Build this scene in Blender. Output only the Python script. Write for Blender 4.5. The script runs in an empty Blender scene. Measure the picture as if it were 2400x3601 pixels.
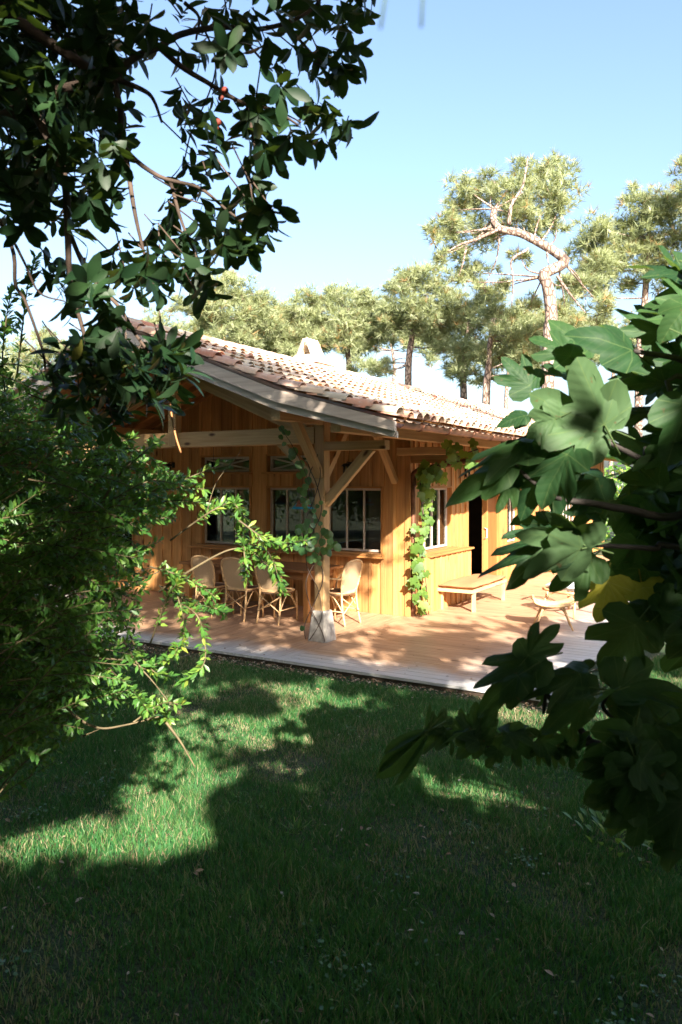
import bpy, math, random
import numpy as np
from mathutils import Vector, Matrix

random.seed(7)
RNG = np.random.default_rng(7)
scn = bpy.context.scene
COL = scn.collection

# ------------------------------------------------------------------ camera, sky, sun, exposure
F, CX, HZ, EYE = 2700.0, 1200.0, 1690.0, 2.04          # focal length / optical axis in photo pixels, eye height over the terrace
cam_d = bpy.data.cameras.new('camera')
cam = bpy.data.objects.new('camera', cam_d); COL.objects.link(cam)
cam.location = (0, 0, EYE); cam.rotation_euler = (math.radians(90), 0, 0)
cam_d.sensor_fit = 'VERTICAL'; cam_d.sensor_height = 36.0; cam_d.sensor_width = 24.0
cam_d.lens = 36.0 * F / 3601.0
cam_d.shift_y = -(1800.5 - HZ) / 3601.0
cam_d.clip_start = 0.05; cam_d.clip_end = 2000
cam_d.dof.use_dof = True; cam_d.dof.focus_distance = 10.0; cam_d.dof.aperture_fstop = 7.0
scn.camera = cam

TH = math.atan2(-0.512, 0.859)                          # house is turned about 31 degrees to the camera
CU, SU = math.cos(TH), math.sin(TH)
def W(u, v, z=0.0): return Vector((CU*u - SU*v, SU*u + CU*v, z))
SUN_U, SUN_V, SUN_Z = 1.0, -1.05, 0.75                  # towards the sun, in house axes
_s = W(SUN_U, SUN_V, SUN_Z); SUN = _s.normalized()
sun_el = math.asin(SUN.z); sun_az = math.atan2(SUN.x, SUN.y)

world = bpy.data.worlds.new('World'); scn.world = world; world.use_nodes = True
wn = world.node_tree.nodes; wl = world.node_tree.links
sky = wn.new('ShaderNodeTexSky'); sky.sky_type = 'NISHITA'; sky.sun_disc = False
sky.sun_elevation = sun_el; sky.sun_rotation = sun_az
sky.air_density = 1.0; sky.dust_density = 3.8; sky.ozone_density = 2.0
wl.new(sky.outputs[0], wn['Background'].inputs[0]); wn['Background'].inputs[1].default_value = 0.10

sun_d = bpy.data.lights.new('sun', 'SUN'); sun_d.energy = 5.0; sun_d.angle = math.radians(0.53); sun_d.color = (1.0, 0.91, 0.78)
sun = bpy.data.objects.new('sun', sun_d); COL.objects.link(sun)
sun.rotation_euler = (-SUN).to_track_quat('-Z', 'Y').to_euler(); sun.location = (0, -5, 20)

scn.view_settings.view_transform = 'Standard'; scn.view_settings.look = 'None'
scn.view_settings.gamma = 1.0; scn.view_settings.exposure = 2.1; scn.view_settings.use_curve_mapping = False
scn.render.engine = 'CYCLES'
scn.cycles.max_bounces = 6; scn.cycles.diffuse_bounces = 3; scn.cycles.glossy_bounces = 3; scn.cycles.transparent_max_bounces = 10
scn.cycles.use_denoising = True

def at(px, py, Y): return Vector(((px-CX)/F*Y, Y, EYE + (HZ-py)/F*Y))

# ------------------------------------------------------------------ materials
MATS = {}
def newmat(name):
    m = bpy.data.materials.new(name); m.use_nodes = True
    nt = m.node_tree; n = nt.nodes; l = nt.links
    b = n['Principled BSDF']; MATS[name] = m
    return m, n, l, b
def node(n, t, **kw):
    x = n.new(t)
    for k, v in kw.items(): setattr(x, k, v)
    return x
def ramp(n, stops):
    r = n.new('ShaderNodeValToRGB'); e = r.color_ramp.elements
    e[0].position, e[0].color = stops[0][0], (*stops[0][1], 1)
    e[1].position, e[1].color = stops[-1][0], (*stops[-1][1], 1)
    for p, c in stops[1:-1]:
        x = e.new(p); x.color = (*c, 1)
    return r
def mixc(n, l, a, b, f, mode='MIX'):
    m = n.new('ShaderNodeMix'); m.data_type = 'RGBA'; m.blend_type = mode
    for sock, val in ((m.inputs[0], f), (m.inputs[6], a), (m.inputs[7], b)):
        if hasattr(val, 'links') or hasattr(val, 'is_output'): l.new(val, sock)
        elif isinstance(val, (int, float)): sock.default_value = val
        else: sock.default_value = (*val, 1)
    return m.outputs[2]

def wood(name, c1, c2, knot=(0.10, 0.04, 0.015), rough=0.55, weather=None, var=0.35, scale=1.0):
    """grain runs along the object's local x; every piece gets its own offset"""
    m, n, l, b = newmat(name)
    tc = node(n, 'ShaderNodeTexCoord'); oi = node(n, 'ShaderNodeObjectInfo')
    add = node(n, 'ShaderNodeVectorMath', operation='MULTIPLY_ADD')
    cmb = node(n, 'ShaderNodeCombineXYZ')
    for i in range(3): l.new(oi.outputs['Random'], cmb.inputs[i])
    l.new(cmb.outputs[0], add.inputs[0]); add.inputs[1].default_value = (37, 23, 51); l.new(tc.outputs['Object'], add.inputs[2])
    mp = node(n, 'ShaderNodeMapping'); mp.inputs['Scale'].default_value = (1.3*scale, 26*scale, 26*scale); l.new(add.outputs[0], mp.inputs[0])
    nz = node(n, 'ShaderNodeTexNoise'); nz.inputs['Scale'].default_value = 1.0; nz.inputs['Detail'].default_value = 5; nz.inputs['Distortion'].default_value = 0.6
    l.new(mp.outputs[0], nz.inputs['Vector'])
    r = ramp(n, [(0.3, c2), (0.5, tuple((a+d)/2 for a, d in zip(c1, c2))), (0.68, c1)]); l.new(nz.outputs[0], r.inputs[0])
    # broad tone from piece to piece
    hs = node(n, 'ShaderNodeHueSaturation')
    mr = node(n, 'ShaderNodeMapRange'); mr.inputs[3].default_value = 1-var; mr.inputs[4].default_value = 1+var; l.new(oi.outputs['Random'], mr.inputs[0])
    l.new(mr.outputs[0], hs.inputs['Value']); l.new(r.outputs[0], hs.inputs['Color'])
    col = hs.outputs[0]
    # knots
    mk = node(n, 'ShaderNodeMapping'); mk.inputs['Scale'].default_value = (1.6, 4.2, 4.2); l.new(add.outputs[0], mk.inputs[0])
    vo = node(n, 'ShaderNodeTexVoronoi'); vo.inputs['Scale'].default_value = 1.0; vo.inputs['Randomness'].default_value = 1.0; l.new(mk.outputs[0], vo.inputs['Vector'])
    rk = ramp(n, [(0.05, (1, 1, 1)), (0.13, (0, 0, 0))]); l.new(vo.outputs['Distance'], rk.inputs[0])
    col = mixc(n, l, col, knot, rk.outputs[0])
    if weather:
        col = weather(n, l, col, nz.outputs[0])
    l.new(col, b.inputs['Base Color']); b.inputs['Roughness'].default_value = rough
    b.inputs['Specular IOR Level'].default_value = 0.3
    bp = node(n, 'ShaderNodeBump'); bp.inputs['Strength'].default_value = 0.25; bp.inputs['Distance'].default_value = 0.004
    l.new(nz.outputs[0], bp.inputs['Height']); l.new(bp.outputs[0], b.inputs['Normal'])
    return m

def stains(n, l, col, grain):
    geo = node(n, 'ShaderNodeNewGeometry'); mp = node(n, 'ShaderNodeMapping'); mp.inputs['Scale'].default_value = (5, 5, 0.9); l.new(geo.outputs['Position'], mp.inputs[0])
    nz = node(n, 'ShaderNodeTexNoise'); nz.inputs['Scale'].default_value = 1.0; nz.inputs['Detail'].default_value = 5; l.new(mp.outputs[0], nz.inputs['Vector'])
    r = ramp(n, [(0.48, (0, 0, 0)), (0.72, (0.55, 0.55, 0.55))]); l.new(nz.outputs[0], r.inputs[0])
    return mixc(n, l, col, (0.24, 0.125, 0.06), r.outputs[0])
wood('cladding', (0.57, 0.30, 0.11), (0.41, 0.19, 0.06), var=0.25, weather=stains)
wood('trim', (0.45, 0.22, 0.075), (0.33, 0.145, 0.045), var=0.12)
wood('beam', (0.56, 0.36, 0.175), (0.42, 0.24, 0.10), var=0.12)
wood('barge', (0.62, 0.53, 0.45), (0.44, 0.36, 0.30), knot=(0.30, 0.16, 0.08), var=0.10)
wood('sheathing', (0.40, 0.19, 0.065), (0.29, 0.125, 0.035), var=0.18)
wood('table_wood', (0.34, 0.16, 0.06), (0.22, 0.09, 0.03), var=0.08)
wood('bench_wood', (0.66, 0.45, 0.23), (0.55, 0.35, 0.16), var=0.05)
wood('door_wood', (0.30, 0.12, 0.035), (0.21, 0.075, 0.02), var=0.05)
wood('dark_board', (0.10, 0.07, 0.05), (0.06, 0.045, 0.035), var=0.1)
house_box = None
def deck_weather(n, l, col, grain):
    geo = node(n, 'ShaderNodeNewGeometry')
    du = node(n, 'ShaderNodeVectorMath', operation='DOT_PRODUCT'); du.inputs[1].default_value = (CU, SU, 0); l.new(geo.outputs['Position'], du.inputs[0])
    dv = node(n, 'ShaderNodeVectorMath', operation='DOT_PRODUCT'); dv.inputs[1].default_value = (-SU, CU, 0); l.new(geo.outputs['Position'], dv.inputs[0])
    nz = node(n, 'ShaderNodeTexNoise'); nz.inputs['Scale'].default_value = 1.7; nz.inputs['Detail'].default_value = 3; l.new(geo.outputs['Position'], nz.inputs['Vector'])
    def fade(src, a, bb):
        ad = node(n, 'ShaderNodeMath', operation='MULTIPLY_ADD'); l.new(nz.outputs[0], ad.inputs[0]); ad.inputs[1].default_value = 0.8; l.new(src, ad.inputs[2])
        mr = node(n, 'ShaderNodeMapRange', interpolation_type='SMOOTHSTEP'); mr.inputs[1].default_value = a+0.4; mr.inputs[2].default_value = bb+0.4; l.new(ad.outputs[0], mr.inputs[0]); return mr.outputs[0]
    a = fade(dv.outputs['Value'], 7.85, 7.25); c = fade(du.outputs['Value'], -3.5, -2.0)
    mx = node(n, 'ShaderNodeMath', operation='MAXIMUM'); l.new(a, mx.inputs[0]); l.new(c, mx.inputs[1])
    rg = ramp(n, [(0.3, (0.43, 0.42, 0.41)), (0.7, (0.62, 0.61, 0.60))]); l.new(grain, rg.inputs[0])
    return mixc(n, l, col, rg.outputs[0], mx.outputs[0])
wood('decking', (0.50, 0.31, 0.19), (0.36, 0.205, 0.12), weather=deck_weather, var=0.10, rough=0.5)

def simple(name, col, rough=0.6, noise=0.15, nscale=20, metallic=0.0, bump=0.0, spec=0.5):
    m, n, l, b = newmat(name)
    tc = node(n, 'ShaderNodeTexCoord'); nz = node(n, 'ShaderNodeTexNoise'); nz.inputs['Scale'].default_value = nscale; nz.inputs['Detail'].default_value = 4
    l.new(tc.outputs['Object'], nz.inputs['Vector'])
    lo = tuple(c*(1-noise) for c in col); hi = tuple(min(1, c*(1+noise)) for c in col)
    r = ramp(n, [(0.3, lo), (0.7, hi)]); l.new(nz.outputs[0], r.inputs[0]); l.new(r.outputs[0], b.inputs['Base Color'])
    b.inputs['Roughness'].default_value = rough; b.inputs['Metallic'].default_value = metallic; b.inputs['Specular IOR Level'].default_value = spec
    if bump:
        bp = node(n, 'ShaderNodeBump'); bp.inputs['Strength'].default_value = bump; bp.inputs['Distance'].default_value = 0.01
        l.new(nz.outputs[0], bp.inputs['Height']); l.new(bp.outputs[0], b.inputs['Normal'])
    return m
simple('stone', (0.38, 0.35, 0.31), 0.9, 0.25, 14, bump=0.5)
simple('copper', (0.17, 0.075, 0.045), 0.5, 0.35, 9, metallic=0.6)
simple('frame_paint', (0.50, 0.42, 0.36), 0.5, 0.1)
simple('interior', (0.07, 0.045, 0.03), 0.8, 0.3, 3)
simple('cushion_tan', (0.42, 0.185, 0.085), 0.85, 0.12, 60, bump=0.15)
simple('cushion_pale', (0.62, 0.66, 0.72), 0.9, 0.05, 40)
simple('rattan', (0.62, 0.40, 0.20), 0.45, 0.2, 30)
simple('iron', (0.03, 0.028, 0.026), 0.5, 0.2)
simple('lime', (0.72, 0.62, 0.50), 0.9, 0.12, 10, bump=0.3)
simple('bark', (0.075, 0.05, 0.036), 0.9, 0.4, 18, bump=0.6)
def pine_bark():
    m, n, l, b = newmat('bark_pine'); tc = node(n, 'ShaderNodeTexCoord'); mp = node(n, 'ShaderNodeMapping'); mp.inputs['Scale'].default_value = (9, 9, 4.5); l.new(tc.outputs['Object'], mp.inputs[0])
    vo = node(n, 'ShaderNodeTexVoronoi', feature='DISTANCE_TO_EDGE'); vo.inputs['Scale'].default_value = 1.0; l.new(mp.outputs[0], vo.inputs['Vector'])
    vc = node(n, 'ShaderNodeTexVoronoi'); vc.inputs['Scale'].default_value = 1.0; l.new(mp.outputs[0], vc.inputs['Vector'])
    sp = node(n, 'ShaderNodeSeparateXYZ'); l.new(vc.outputs['Color'], sp.inputs[0]); rc = ramp(n, [(0.0, (0.22, 0.15, 0.12)), (0.5, (0.32, 0.235, 0.19)), (1.0, (0.42, 0.335, 0.29))]); l.new(sp.outputs[0], rc.inputs[0])
    re = ramp(n, [(0.02, (1, 1, 1)), (0.16, (0, 0, 0))]); l.new(vo.outputs['Distance'], re.inputs[0]); c = mixc(n, l, rc.outputs[0], (0.06, 0.04, 0.032), re.outputs[0]); l.new(c, b.inputs['Base Color']); b.inputs['Roughness'].default_value = 0.95
    bp = node(n, 'ShaderNodeBump'); bp.inputs['Strength'].default_value = 0.8; bp.inputs['Distance'].default_value = 0.03; l.new(vo.outputs['Distance'], bp.inputs['Height']); l.new(bp.outputs[0], b.inputs['Normal'])
pine_bark()
simple('bark_fig', (0.055, 0.045, 0.04), 0.8, 0.3, 20, bump=0.3)
simple('stem', (0.13, 0.10, 0.05), 0.7, 0.3, 20)
simple('fruit', (0.16, 0.022, 0.01), 0.7, 0.3, 60, bump=0.6)
simple('pot', (0.36, 0.24, 0.06), 0.5, 0.2)
simple('dry_needle', (0.42, 0.19, 0.07), 0.6, 0.1)
simple('leaf_needle', (0.07, 0.12, 0.03), 0.5, 0.1)
simple('white_mat', (0.7, 0.7, 0.68), 0.6, 0.05)

def weave_mat(name, c1, c2, sc):
    m, n, l, b = newmat(name)
    tc = node(n, 'ShaderNodeTexCoord'); ck = node(n, 'ShaderNodeTexChecker'); ck.inputs['Scale'].default_value = sc
    ck.inputs['Color1'].default_value = (*c1, 1); ck.inputs['Color2'].default_value = (*c2, 1)
    l.new(tc.outputs['Object'], ck.inputs['Vector']); l.new(ck.outputs[0], b.inputs['Base Color']); b.inputs['Roughness'].default_value = 0.6
    bp = node(n, 'ShaderNodeBump'); bp.inputs['Strength'].default_value = 0.4; bp.inputs['Distance'].default_value = 0.004
    l.new(ck.outputs['Fac'], bp.inputs['Height']); l.new(bp.outputs[0], b.inputs['Normal'])
weave_mat('cane_weave', (0.56, 0.40, 0.24), (0.40, 0.27, 0.15), 75)
weave_mat('seat_weave', (0.22, 0.13, 0.08), (0.15, 0.085, 0.05), 60)

def shade_mat():
    m, n, l, b = newmat('shade_weave')
    tc = node(n, 'ShaderNodeTexCoord'); sp = node(n, 'ShaderNodeSeparateXYZ'); l.new(tc.outputs['Object'], sp.inputs[0])
    wv = node(n, 'ShaderNodeTexVoronoi'); wv.inputs['Scale'].default_value = 16; l.new(tc.outputs['Object'], wv.inputs['Vector'])
    r = ramp(n, [(0.0, (0.04, 0.33, 0.50)), (0.30, (0.30, 0.12, 0.075)), (0.45, (0.42, 0.20, 0.13)), (0.62, (0.06, 0.42, 0.58)), (0.8, (0.36, 0.13, 0.08))])
    r.color_ramp.interpolation = 'CONSTANT'
    l.new(wv.outputs['Color'], r.inputs[0])
    mr = node(n, 'ShaderNodeMapRange'); mr.inputs[1].default_value = 0.03; mr.inputs[2].default_value = 0.035; l.new(sp.outputs[2], mr.inputs[0])
    c = mixc(n, l, (0.03, 0.38, 0.58), r.outputs[0], mr.outputs[0]); l.new(c, b.inputs['Base Color']); b.inputs['Roughness'].default_value = 0.8
shade_mat()

def glass_mat():
    m, n, l, b = newmat('glass'); n.remove(b)
    tr = node(n, 'ShaderNodeBsdfTransparent'); tr.inputs[0].default_value = (0.86, 0.90, 0.88, 1)
    gl = node(n, 'ShaderNodeBsdfGlossy'); gl.inputs['Roughness'].default_value = 0.01
    fr = node(n, 'ShaderNodeFresnel'); fr.inputs[0].default_value = 1.55
    mx = node(n, 'ShaderNodeMixShader'); l.new(fr.outputs[0], mx.inputs[0]); l.new(tr.outputs[0], mx.inputs[1]); l.new(gl.outputs[0], mx.inputs[2])
    l.new(mx.outputs[0], n['Material Output'].inputs[0])
glass_mat()

def tile_mat():
    m, n, l, b = newmat('terracotta')
    a = node(n, 'ShaderNodeAttribute'); a.attribute_name = 'rnd'
    r = ramp(n, [(0.0, (0.44, 0.17, 0.11)), (0.16, (0.54, 0.33, 0.22)), (0.32, (0.60, 0.47, 0.34)), (0.48, (0.42, 0.37, 0.29)), (0.62, (0.50, 0.26, 0.19)), (0.78, (0.62, 0.51, 0.39)), (0.92, (0.54, 0.42, 0.34)), (1.0, (0.37, 0.20, 0.16))])
    l.new(a.outputs['Fac'], r.inputs[0])
    geo = node(n, 'ShaderNodeNewGeometry'); nz = node(n, 'ShaderNodeTexNoise'); nz.inputs['Scale'].default_value = 9; nz.inputs['Detail'].default_value = 6; nz.inputs['Roughness'].default_value = 0.7
    l.new(geo.outputs['Position'], nz.inputs['Vector'])
    r2 = ramp(n, [(0.5, (0, 0, 0)), (0.72, (0.8, 0.8, 0.8))]); l.new(nz.outputs[0], r2.inputs[0])
    c = mixc(n, l, r.outputs[0], (0.52, 0.48, 0.41), r2.outputs[0])
    l.new(c, b.inputs['Base Color']); b.inputs['Roughness'].default_value = 0.85
    bp = node(n, 'ShaderNodeBump'); bp.inputs['Strength'].default_value = 0.3; bp.inputs['Distance'].default_value = 0.01; l.new(nz.outputs[0], bp.inputs['Height']); l.new(bp.outputs[0], b.inputs['Normal'])
tile_mat()

def leaf_mat(name, stops, under=None, rough=0.4, trans=0.3, tcol=(0.25, 0.42, 0.04), vein=None, spec=0.5, objrand=False):
    m, n, l, b = newmat(name)
    a = node(n, 'ShaderNodeAttribute'); a.attribute_name = 'rnd'
    oi = node(n, 'ShaderNodeObjectInfo')
    ad = node(n, 'ShaderNodeMath', operation='ADD'); l.new(a.outputs['Fac'], ad.inputs[0])
    mu = node(n, 'ShaderNodeMath', operation='MULTIPLY'); l.new(oi.outputs['Random'], mu.inputs[0]); mu.inputs[1].default_value = 1.0 if objrand else 0.0
    l.new(mu.outputs[0], ad.inputs[1]); frc = node(n, 'ShaderNodeMath', operation='FRACT'); l.new(ad.outputs[0], frc.inputs[0])
    r = ramp(n, stops); l.new(frc.outputs[0], r.inputs[0]); col = r.outputs[0]
    geo = node(n, 'ShaderNodeNewGeometry')
    nz = node(n, 'ShaderNodeTexNoise'); nz.inputs['Scale'].default_value = 26; nz.inputs['Detail'].default_value = 3
    tc = node(n, 'ShaderNodeTexCoord'); l.new(geo.outputs['Position'], nz.inputs['Vector'])
    hs = node(n, 'ShaderNodeHueSaturation'); mr = node(n, 'ShaderNodeMapRange'); mr.inputs[3].default_value = 0.65; mr.inputs[4].default_value = 1.35; l.new(nz.outputs[0], mr.inputs[0])
    l.new(mr.outputs[0], hs.inputs['Value']); l.new(col, hs.inputs['Color']); col = hs.outputs[0]
    if under: col = mixc(n, l, col, under, geo.outputs['Backfacing'])
    if vein:
        av = node(n, 'ShaderNodeAttribute'); av.attribute_name = 'vein'
        rv = ramp(n, [(0.90, (0, 0, 0)), (0.97, (0.6, 0.6, 0.6))]); l.new(av.outputs['Fac'], rv.inputs[0])
        col = mixc(n, l, col, vein, rv.outputs[0])
        sx = node(n, 'ShaderNodeSeparateXYZ'); l.new(tc.outputs['Object'], sx.inputs[0])      # side veins slant off the midrib
        ab = node(n, 'ShaderNodeMath', operation='ABSOLUTE'); l.new(sx.outputs[0], ab.inputs[0])
        ma = node(n, 'ShaderNodeMath', operation='MULTIPLY_ADD'); l.new(ab.outputs[0], ma.inputs[0]); ma.inputs[1].default_value = -0.75; l.new(sx.outputs[1], ma.inputs[2])
        m2 = node(n, 'ShaderNodeMath', operation='MULTIPLY'); l.new(ma.outputs[0], m2.inputs[0]); m2.inputs[1].default_value = 46.0
        sn = node(n, 'ShaderNodeMath', operation='SINE'); l.new(m2.outputs[0], sn.inputs[0])
        rs = ramp(n, [(0.86, (0, 0, 0)), (1.0, (0.12, 0.12, 0.12))]); l.new(sn.outputs[0], rs.inputs[0]); col = mixc(n, l, col, vein, rs.outputs[0])
        n5 = node(n, 'ShaderNodeTexNoise'); n5.inputs['Scale'].default_value = 55; n5.inputs['Detail'].default_value = 2; l.new(geo.outputs['Position'], n5.inputs['Vector'])
        r5 = ramp(n, [(0.70, (0, 0, 0)), (0.76, (0.8, 0.8, 0.8))]); l.new(n5.outputs[0], r5.inputs[0]); col = mixc(n, l, col, (0.10, 0.065, 0.03), r5.outputs[0])
        hh = node(n, 'ShaderNodeMath', operation='MULTIPLY_ADD'); l.new(sn.outputs[0], hh.inputs[0]); hh.inputs[1].default_value = -0.22; l.new(nz.outputs[0], hh.inputs[2])
        bp = node(n, 'ShaderNodeBump'); bp.inputs['Strength'].default_value = 0.25; bp.inputs['Distance'].default_value = 0.004; l.new(hh.outputs[0], bp.inputs['Height'])
        l.new(bp.outputs[0], b.inputs['Normal'])
    l.new(col, b.inputs['Base Color']); b.inputs['Roughness'].default_value = rough; b.inputs['Specular IOR Level'].default_value = spec
    t = node(n, 'ShaderNodeBsdfTranslucent'); tm = mixc(n, l, col, tcol, 0.55); l.new(tm, t.inputs[0])
    mx = node(n, 'ShaderNodeMixShader'); mx.inputs[0].default_value = trans
    l.new(b.outputs[0], mx.inputs[1]); l.new(t.outputs[0], mx.inputs[2]); l.new(mx.outputs[0], n['Material Output'].inputs[0])
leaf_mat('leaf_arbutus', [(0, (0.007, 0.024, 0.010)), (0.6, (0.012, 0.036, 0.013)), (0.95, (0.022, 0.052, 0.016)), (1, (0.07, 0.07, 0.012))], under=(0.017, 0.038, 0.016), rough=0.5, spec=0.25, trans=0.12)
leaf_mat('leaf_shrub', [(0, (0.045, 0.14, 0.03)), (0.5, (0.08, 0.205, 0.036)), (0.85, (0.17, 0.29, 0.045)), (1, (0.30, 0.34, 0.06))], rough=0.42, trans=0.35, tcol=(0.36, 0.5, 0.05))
leaf_mat('leaf_fig', [(0, (0.014, 0.048, 0.018)), (0.6, (0.025, 0.07, 0.022)), (1, (0.042, 0.098, 0.028))], under=(0.07, 0.13, 0.055), rough=0.6, trans=0.26, spec=0.25, vein=(0.12, 0.18, 0.06), objrand=True)
leaf_mat('leaf_fig_yellow', [(0, (0.32, 0.30, 0.03)), (1, (0.42, 0.36, 0.04))], under=(0.42, 0.38, 0.08), rough=0.5, trans=0.4, tcol=(0.6, 0.5, 0.04), vein=(0.5, 0.44, 0.15), objrand=True)
leaf_mat('leaf_vine', [(0, (0.055, 0.13, 0.025)), (0.7, (0.10, 0.20, 0.03)), (1, (0.17, 0.26, 0.05))], under=(0.16, 0.24, 0.09), rough=0.5, trans=0.38, tcol=(0.4, 0.55, 0.05), objrand=True)
leaf_mat('leaf_kiwi', [(0, (0.035, 0.10, 0.04)), (0.7, (0.06, 0.15, 0.05)), (1, (0.10, 0.2, 0.06))], under=(0.12, 0.2, 0.1), rough=0.4, trans=0.25, objrand=True)
leaf_mat('needles', [(0, (0.17, 0.215, 0.11)), (0.5, (0.27, 0.315, 0.165)), (0.88, (0.39, 0.42, 0.245)), (0.93, (0.33, 0.20, 0.09)), (1, (0.36, 0.24, 0.11))], rough=0.5, trans=0.42, tcol=(0.4, 0.42, 0.06))
leaf_mat('grass', [(0, (0.02, 0.105, 0.034)), (0.55, (0.046, 0.16, 0.046)), (0.85, (0.14, 0.225, 0.07)), (0.93, (0.28, 0.21, 0.12)), (1, (0.36, 0.30, 0.19))], rough=0.5, trans=0.30, tcol=(0.22, 0.44, 0.04), spec=0.25)
leaf_mat('litter', [(0, (0.22, 0.12, 0.06)), (0.5, (0.36, 0.24, 0.15)), (1, (0.52, 0.44, 0.36))], rough=0.7, trans=0.1, tcol=(0.4, 0.3, 0.1))

def ground_mat():
    m, n, l, b = newmat('lawn_soil')
    geo = node(n, 'ShaderNodeNewGeometry')
    nz = node(n, 'ShaderNodeTexNoise'); nz.inputs['Scale'].default_value = 1.6; nz.inputs['Detail'].default_value = 8; nz.inputs['Roughness'].default_value = 0.7; l.new(geo.outputs['Position'], nz.inputs['Vector'])
    n2 = node(n, 'ShaderNodeTexNoise'); n2.inputs['Scale'].default_value = 60; n2.inputs['Detail'].default_value = 4; l.new(geo.outputs['Position'], n2.inputs['Vector'])
    r = ramp(n, [(0.40, (0.022, 0.05, 0.014)), (0.58, (0.06, 0.07, 0.028)), (0.72, (0.22, 0.17, 0.11))]); l.new(nz.outputs[0], r.inputs[0])
    r2 = ramp(n, [(0.35, (0.45, 0.45, 0.45)), (0.65, (1.25, 1.2, 1.1))]); l.new(n2.outputs[0], r2.inputs[0])
    c = mixc(n, l, r.outputs[0], r2.outputs[0], 1.0, 'MULTIPLY')
    l.new(c, b.inputs['Base Color']); b.inputs['Roughness'].default_value = 0.95
    bp = node(n, 'ShaderNodeBump'); bp.inputs['Strength'].default_value = 0.7; bp.inputs['Distance'].default_value = 0.02; l.new(n2.outputs[0], bp.inputs['Height']); l.new(bp.outputs[0], b.inputs['Normal'])
ground_mat()

# ------------------------------------------------------------------ helpers
def tag(o, label=None, cat=None, group=None, kind=None):
    if label: o['label'] = label
    if cat: o['category'] = cat
    if group: o['group'] = group
    if kind: o['kind'] = kind
    return o
def empty(name, loc=(0, 0, 0), rz=0.0, label=None, cat=None, group=None, parent=None):
    o = bpy.data.objects.new(name, None); COL.objects.link(o); o.location = loc; o.rotation_euler = (0, 0, rz)
    o.empty_display_size = 0.2; o.parent = parent
    return tag(o, label, cat, group)
def link(name, me, mat=None, parent=None, loc=None, mtx=None):
    o = bpy.data.objects.new(name, me); COL.objects.link(o)
    if mat and len(me.materials) == 0: me.materials.append(MATS[mat])
    if parent: o.parent = parent
    if mtx is not None: o.matrix_basis = mtx
    if loc is not None: o.location = loc
    return o
def mesh_py(name, vs, fs, smooth=False):
    me = bpy.data.meshes.new(name); me.from_pydata([tuple(v) for v in vs], [], fs); me.update()
    if smooth: me.polygons.foreach_set('use_smooth', [True]*len(me.polygons))
    return me
def mesh_np(name, v, f, attrs=None, smooth=False):
    """v Nx3, f Mx3 triangles"""
    me = bpy.data.meshes.new(name); v = np.asarray(v, np.float32); f = np.asarray(f, np.int32)
    me.vertices.add(len(v)); me.vertices.foreach_set('co', v.ravel())
    me.loops.add(f.size); me.loops.foreach_set('vertex_index', f.ravel())
    me.polygons.add(len(f)); me.polygons.foreach_set('loop_start', np.arange(0, f.size, 3, dtype=np.int32))
    if smooth: me.polygons.foreach_set('use_smooth', np.ones(len(f), bool))
    for k, a in (attrs or {}).items():
        at_ = me.attributes.new(k, 'FLOAT', 'POINT'); at_.data.foreach_set('value', np.asarray(a, np.float32))
    me.update(calc_edges=True); me.validate()
    return me
def box_mesh(lx, ly, lz, name='box', bevel=0.0):
    x, y, z = lx/2, ly/2, lz/2
    if not bevel:
        vs = [(-x,-y,-z),(x,-y,-z),(x,y,-z),(-x,y,-z),(-x,-y,z),(x,-y,z),(x,y,z),(-x,y,z)]
        return mesh_py(name, vs, [(0,3,2,1),(4,5,6,7),(0,1,5,4),(1,2,6,5),(2,3,7,6),(3,0,4,7)])
    c = min(bevel, y*0.45, z*0.45); pr = [(-y+c,-z),(y-c,-z),(y,-z+c),(y,z-c),(y-c,z),(-y+c,z),(-y,z-c),(-y,-z+c)]
    vs = [(-x, a, d) for a, d in pr] + [(x, a, d) for a, d in pr]
    fs = [tuple(range(7, -1, -1)), tuple(range(8, 16))] + [(i, (i+1) % 8, 8+(i+1) % 8, 8+i) for i in range(8)]
    return mesh_py(name, vs, fs)
def frame_mtx(p, q, up=Vector((0, 0, 1))):
    d = (q-p); L = d.length; x = d.normalized()
    if abs(x.dot(up)) > 0.97: up = Vector((0, 1, 0))
    y = up.cross(x).normalized(); z = x.cross(y)
    m = Matrix((x, y, z)).transposed().to_4x4(); m.translation = (p+q)/2
    return m, L
def beam(name, p, q, w, h, mat, parent=None, up=Vector((0, 0, 1)), bevel=0.0):
    """bar from p to q: w across, h along up"""
    m, L = frame_mtx(Vector(p), Vector(q), up)
    return link(name, box_mesh(L, w, h, name, bevel), mat, parent, mtx=m)
def tube_arrays(pts, rad, n=6, cap=True):
    pts = [Vector(p) for p in pts]; N = len(pts)
    rs = [rad]*N if isinstance(rad, (int, float)) else list(rad)
    vs, fs = [], []; prev = None
    for i, p in enumerate(pts):
        d = (pts[min(i+1, N-1)] - pts[max(i-1, 0)]).normalized()
        if prev is None:
            a = Vector((0, 0, 1)) if abs(d.z) < 0.9 else Vector((1, 0, 0)); s = d.cross(a).normalized()
        else:
            s = (prev - d*prev.dot(d)).normalized()
        prev = s; t = d.cross(s)
        for k in range(n):
            an = 2*math.pi*k/n; vs.append(p + (s*math.cos(an) + t*math.sin(an))*rs[i])
    for i in range(N-1):
        for k in range(n):
            a, b_ = i*n+k, i*n+(k+1) % n
            fs.append((a, b_, b_+n, a+n))
    if cap: fs.append(tuple(range(n-1, -1, -1))); fs.append(tuple((N-1)*n+k for k in range(n)))
    return vs, fs
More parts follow.
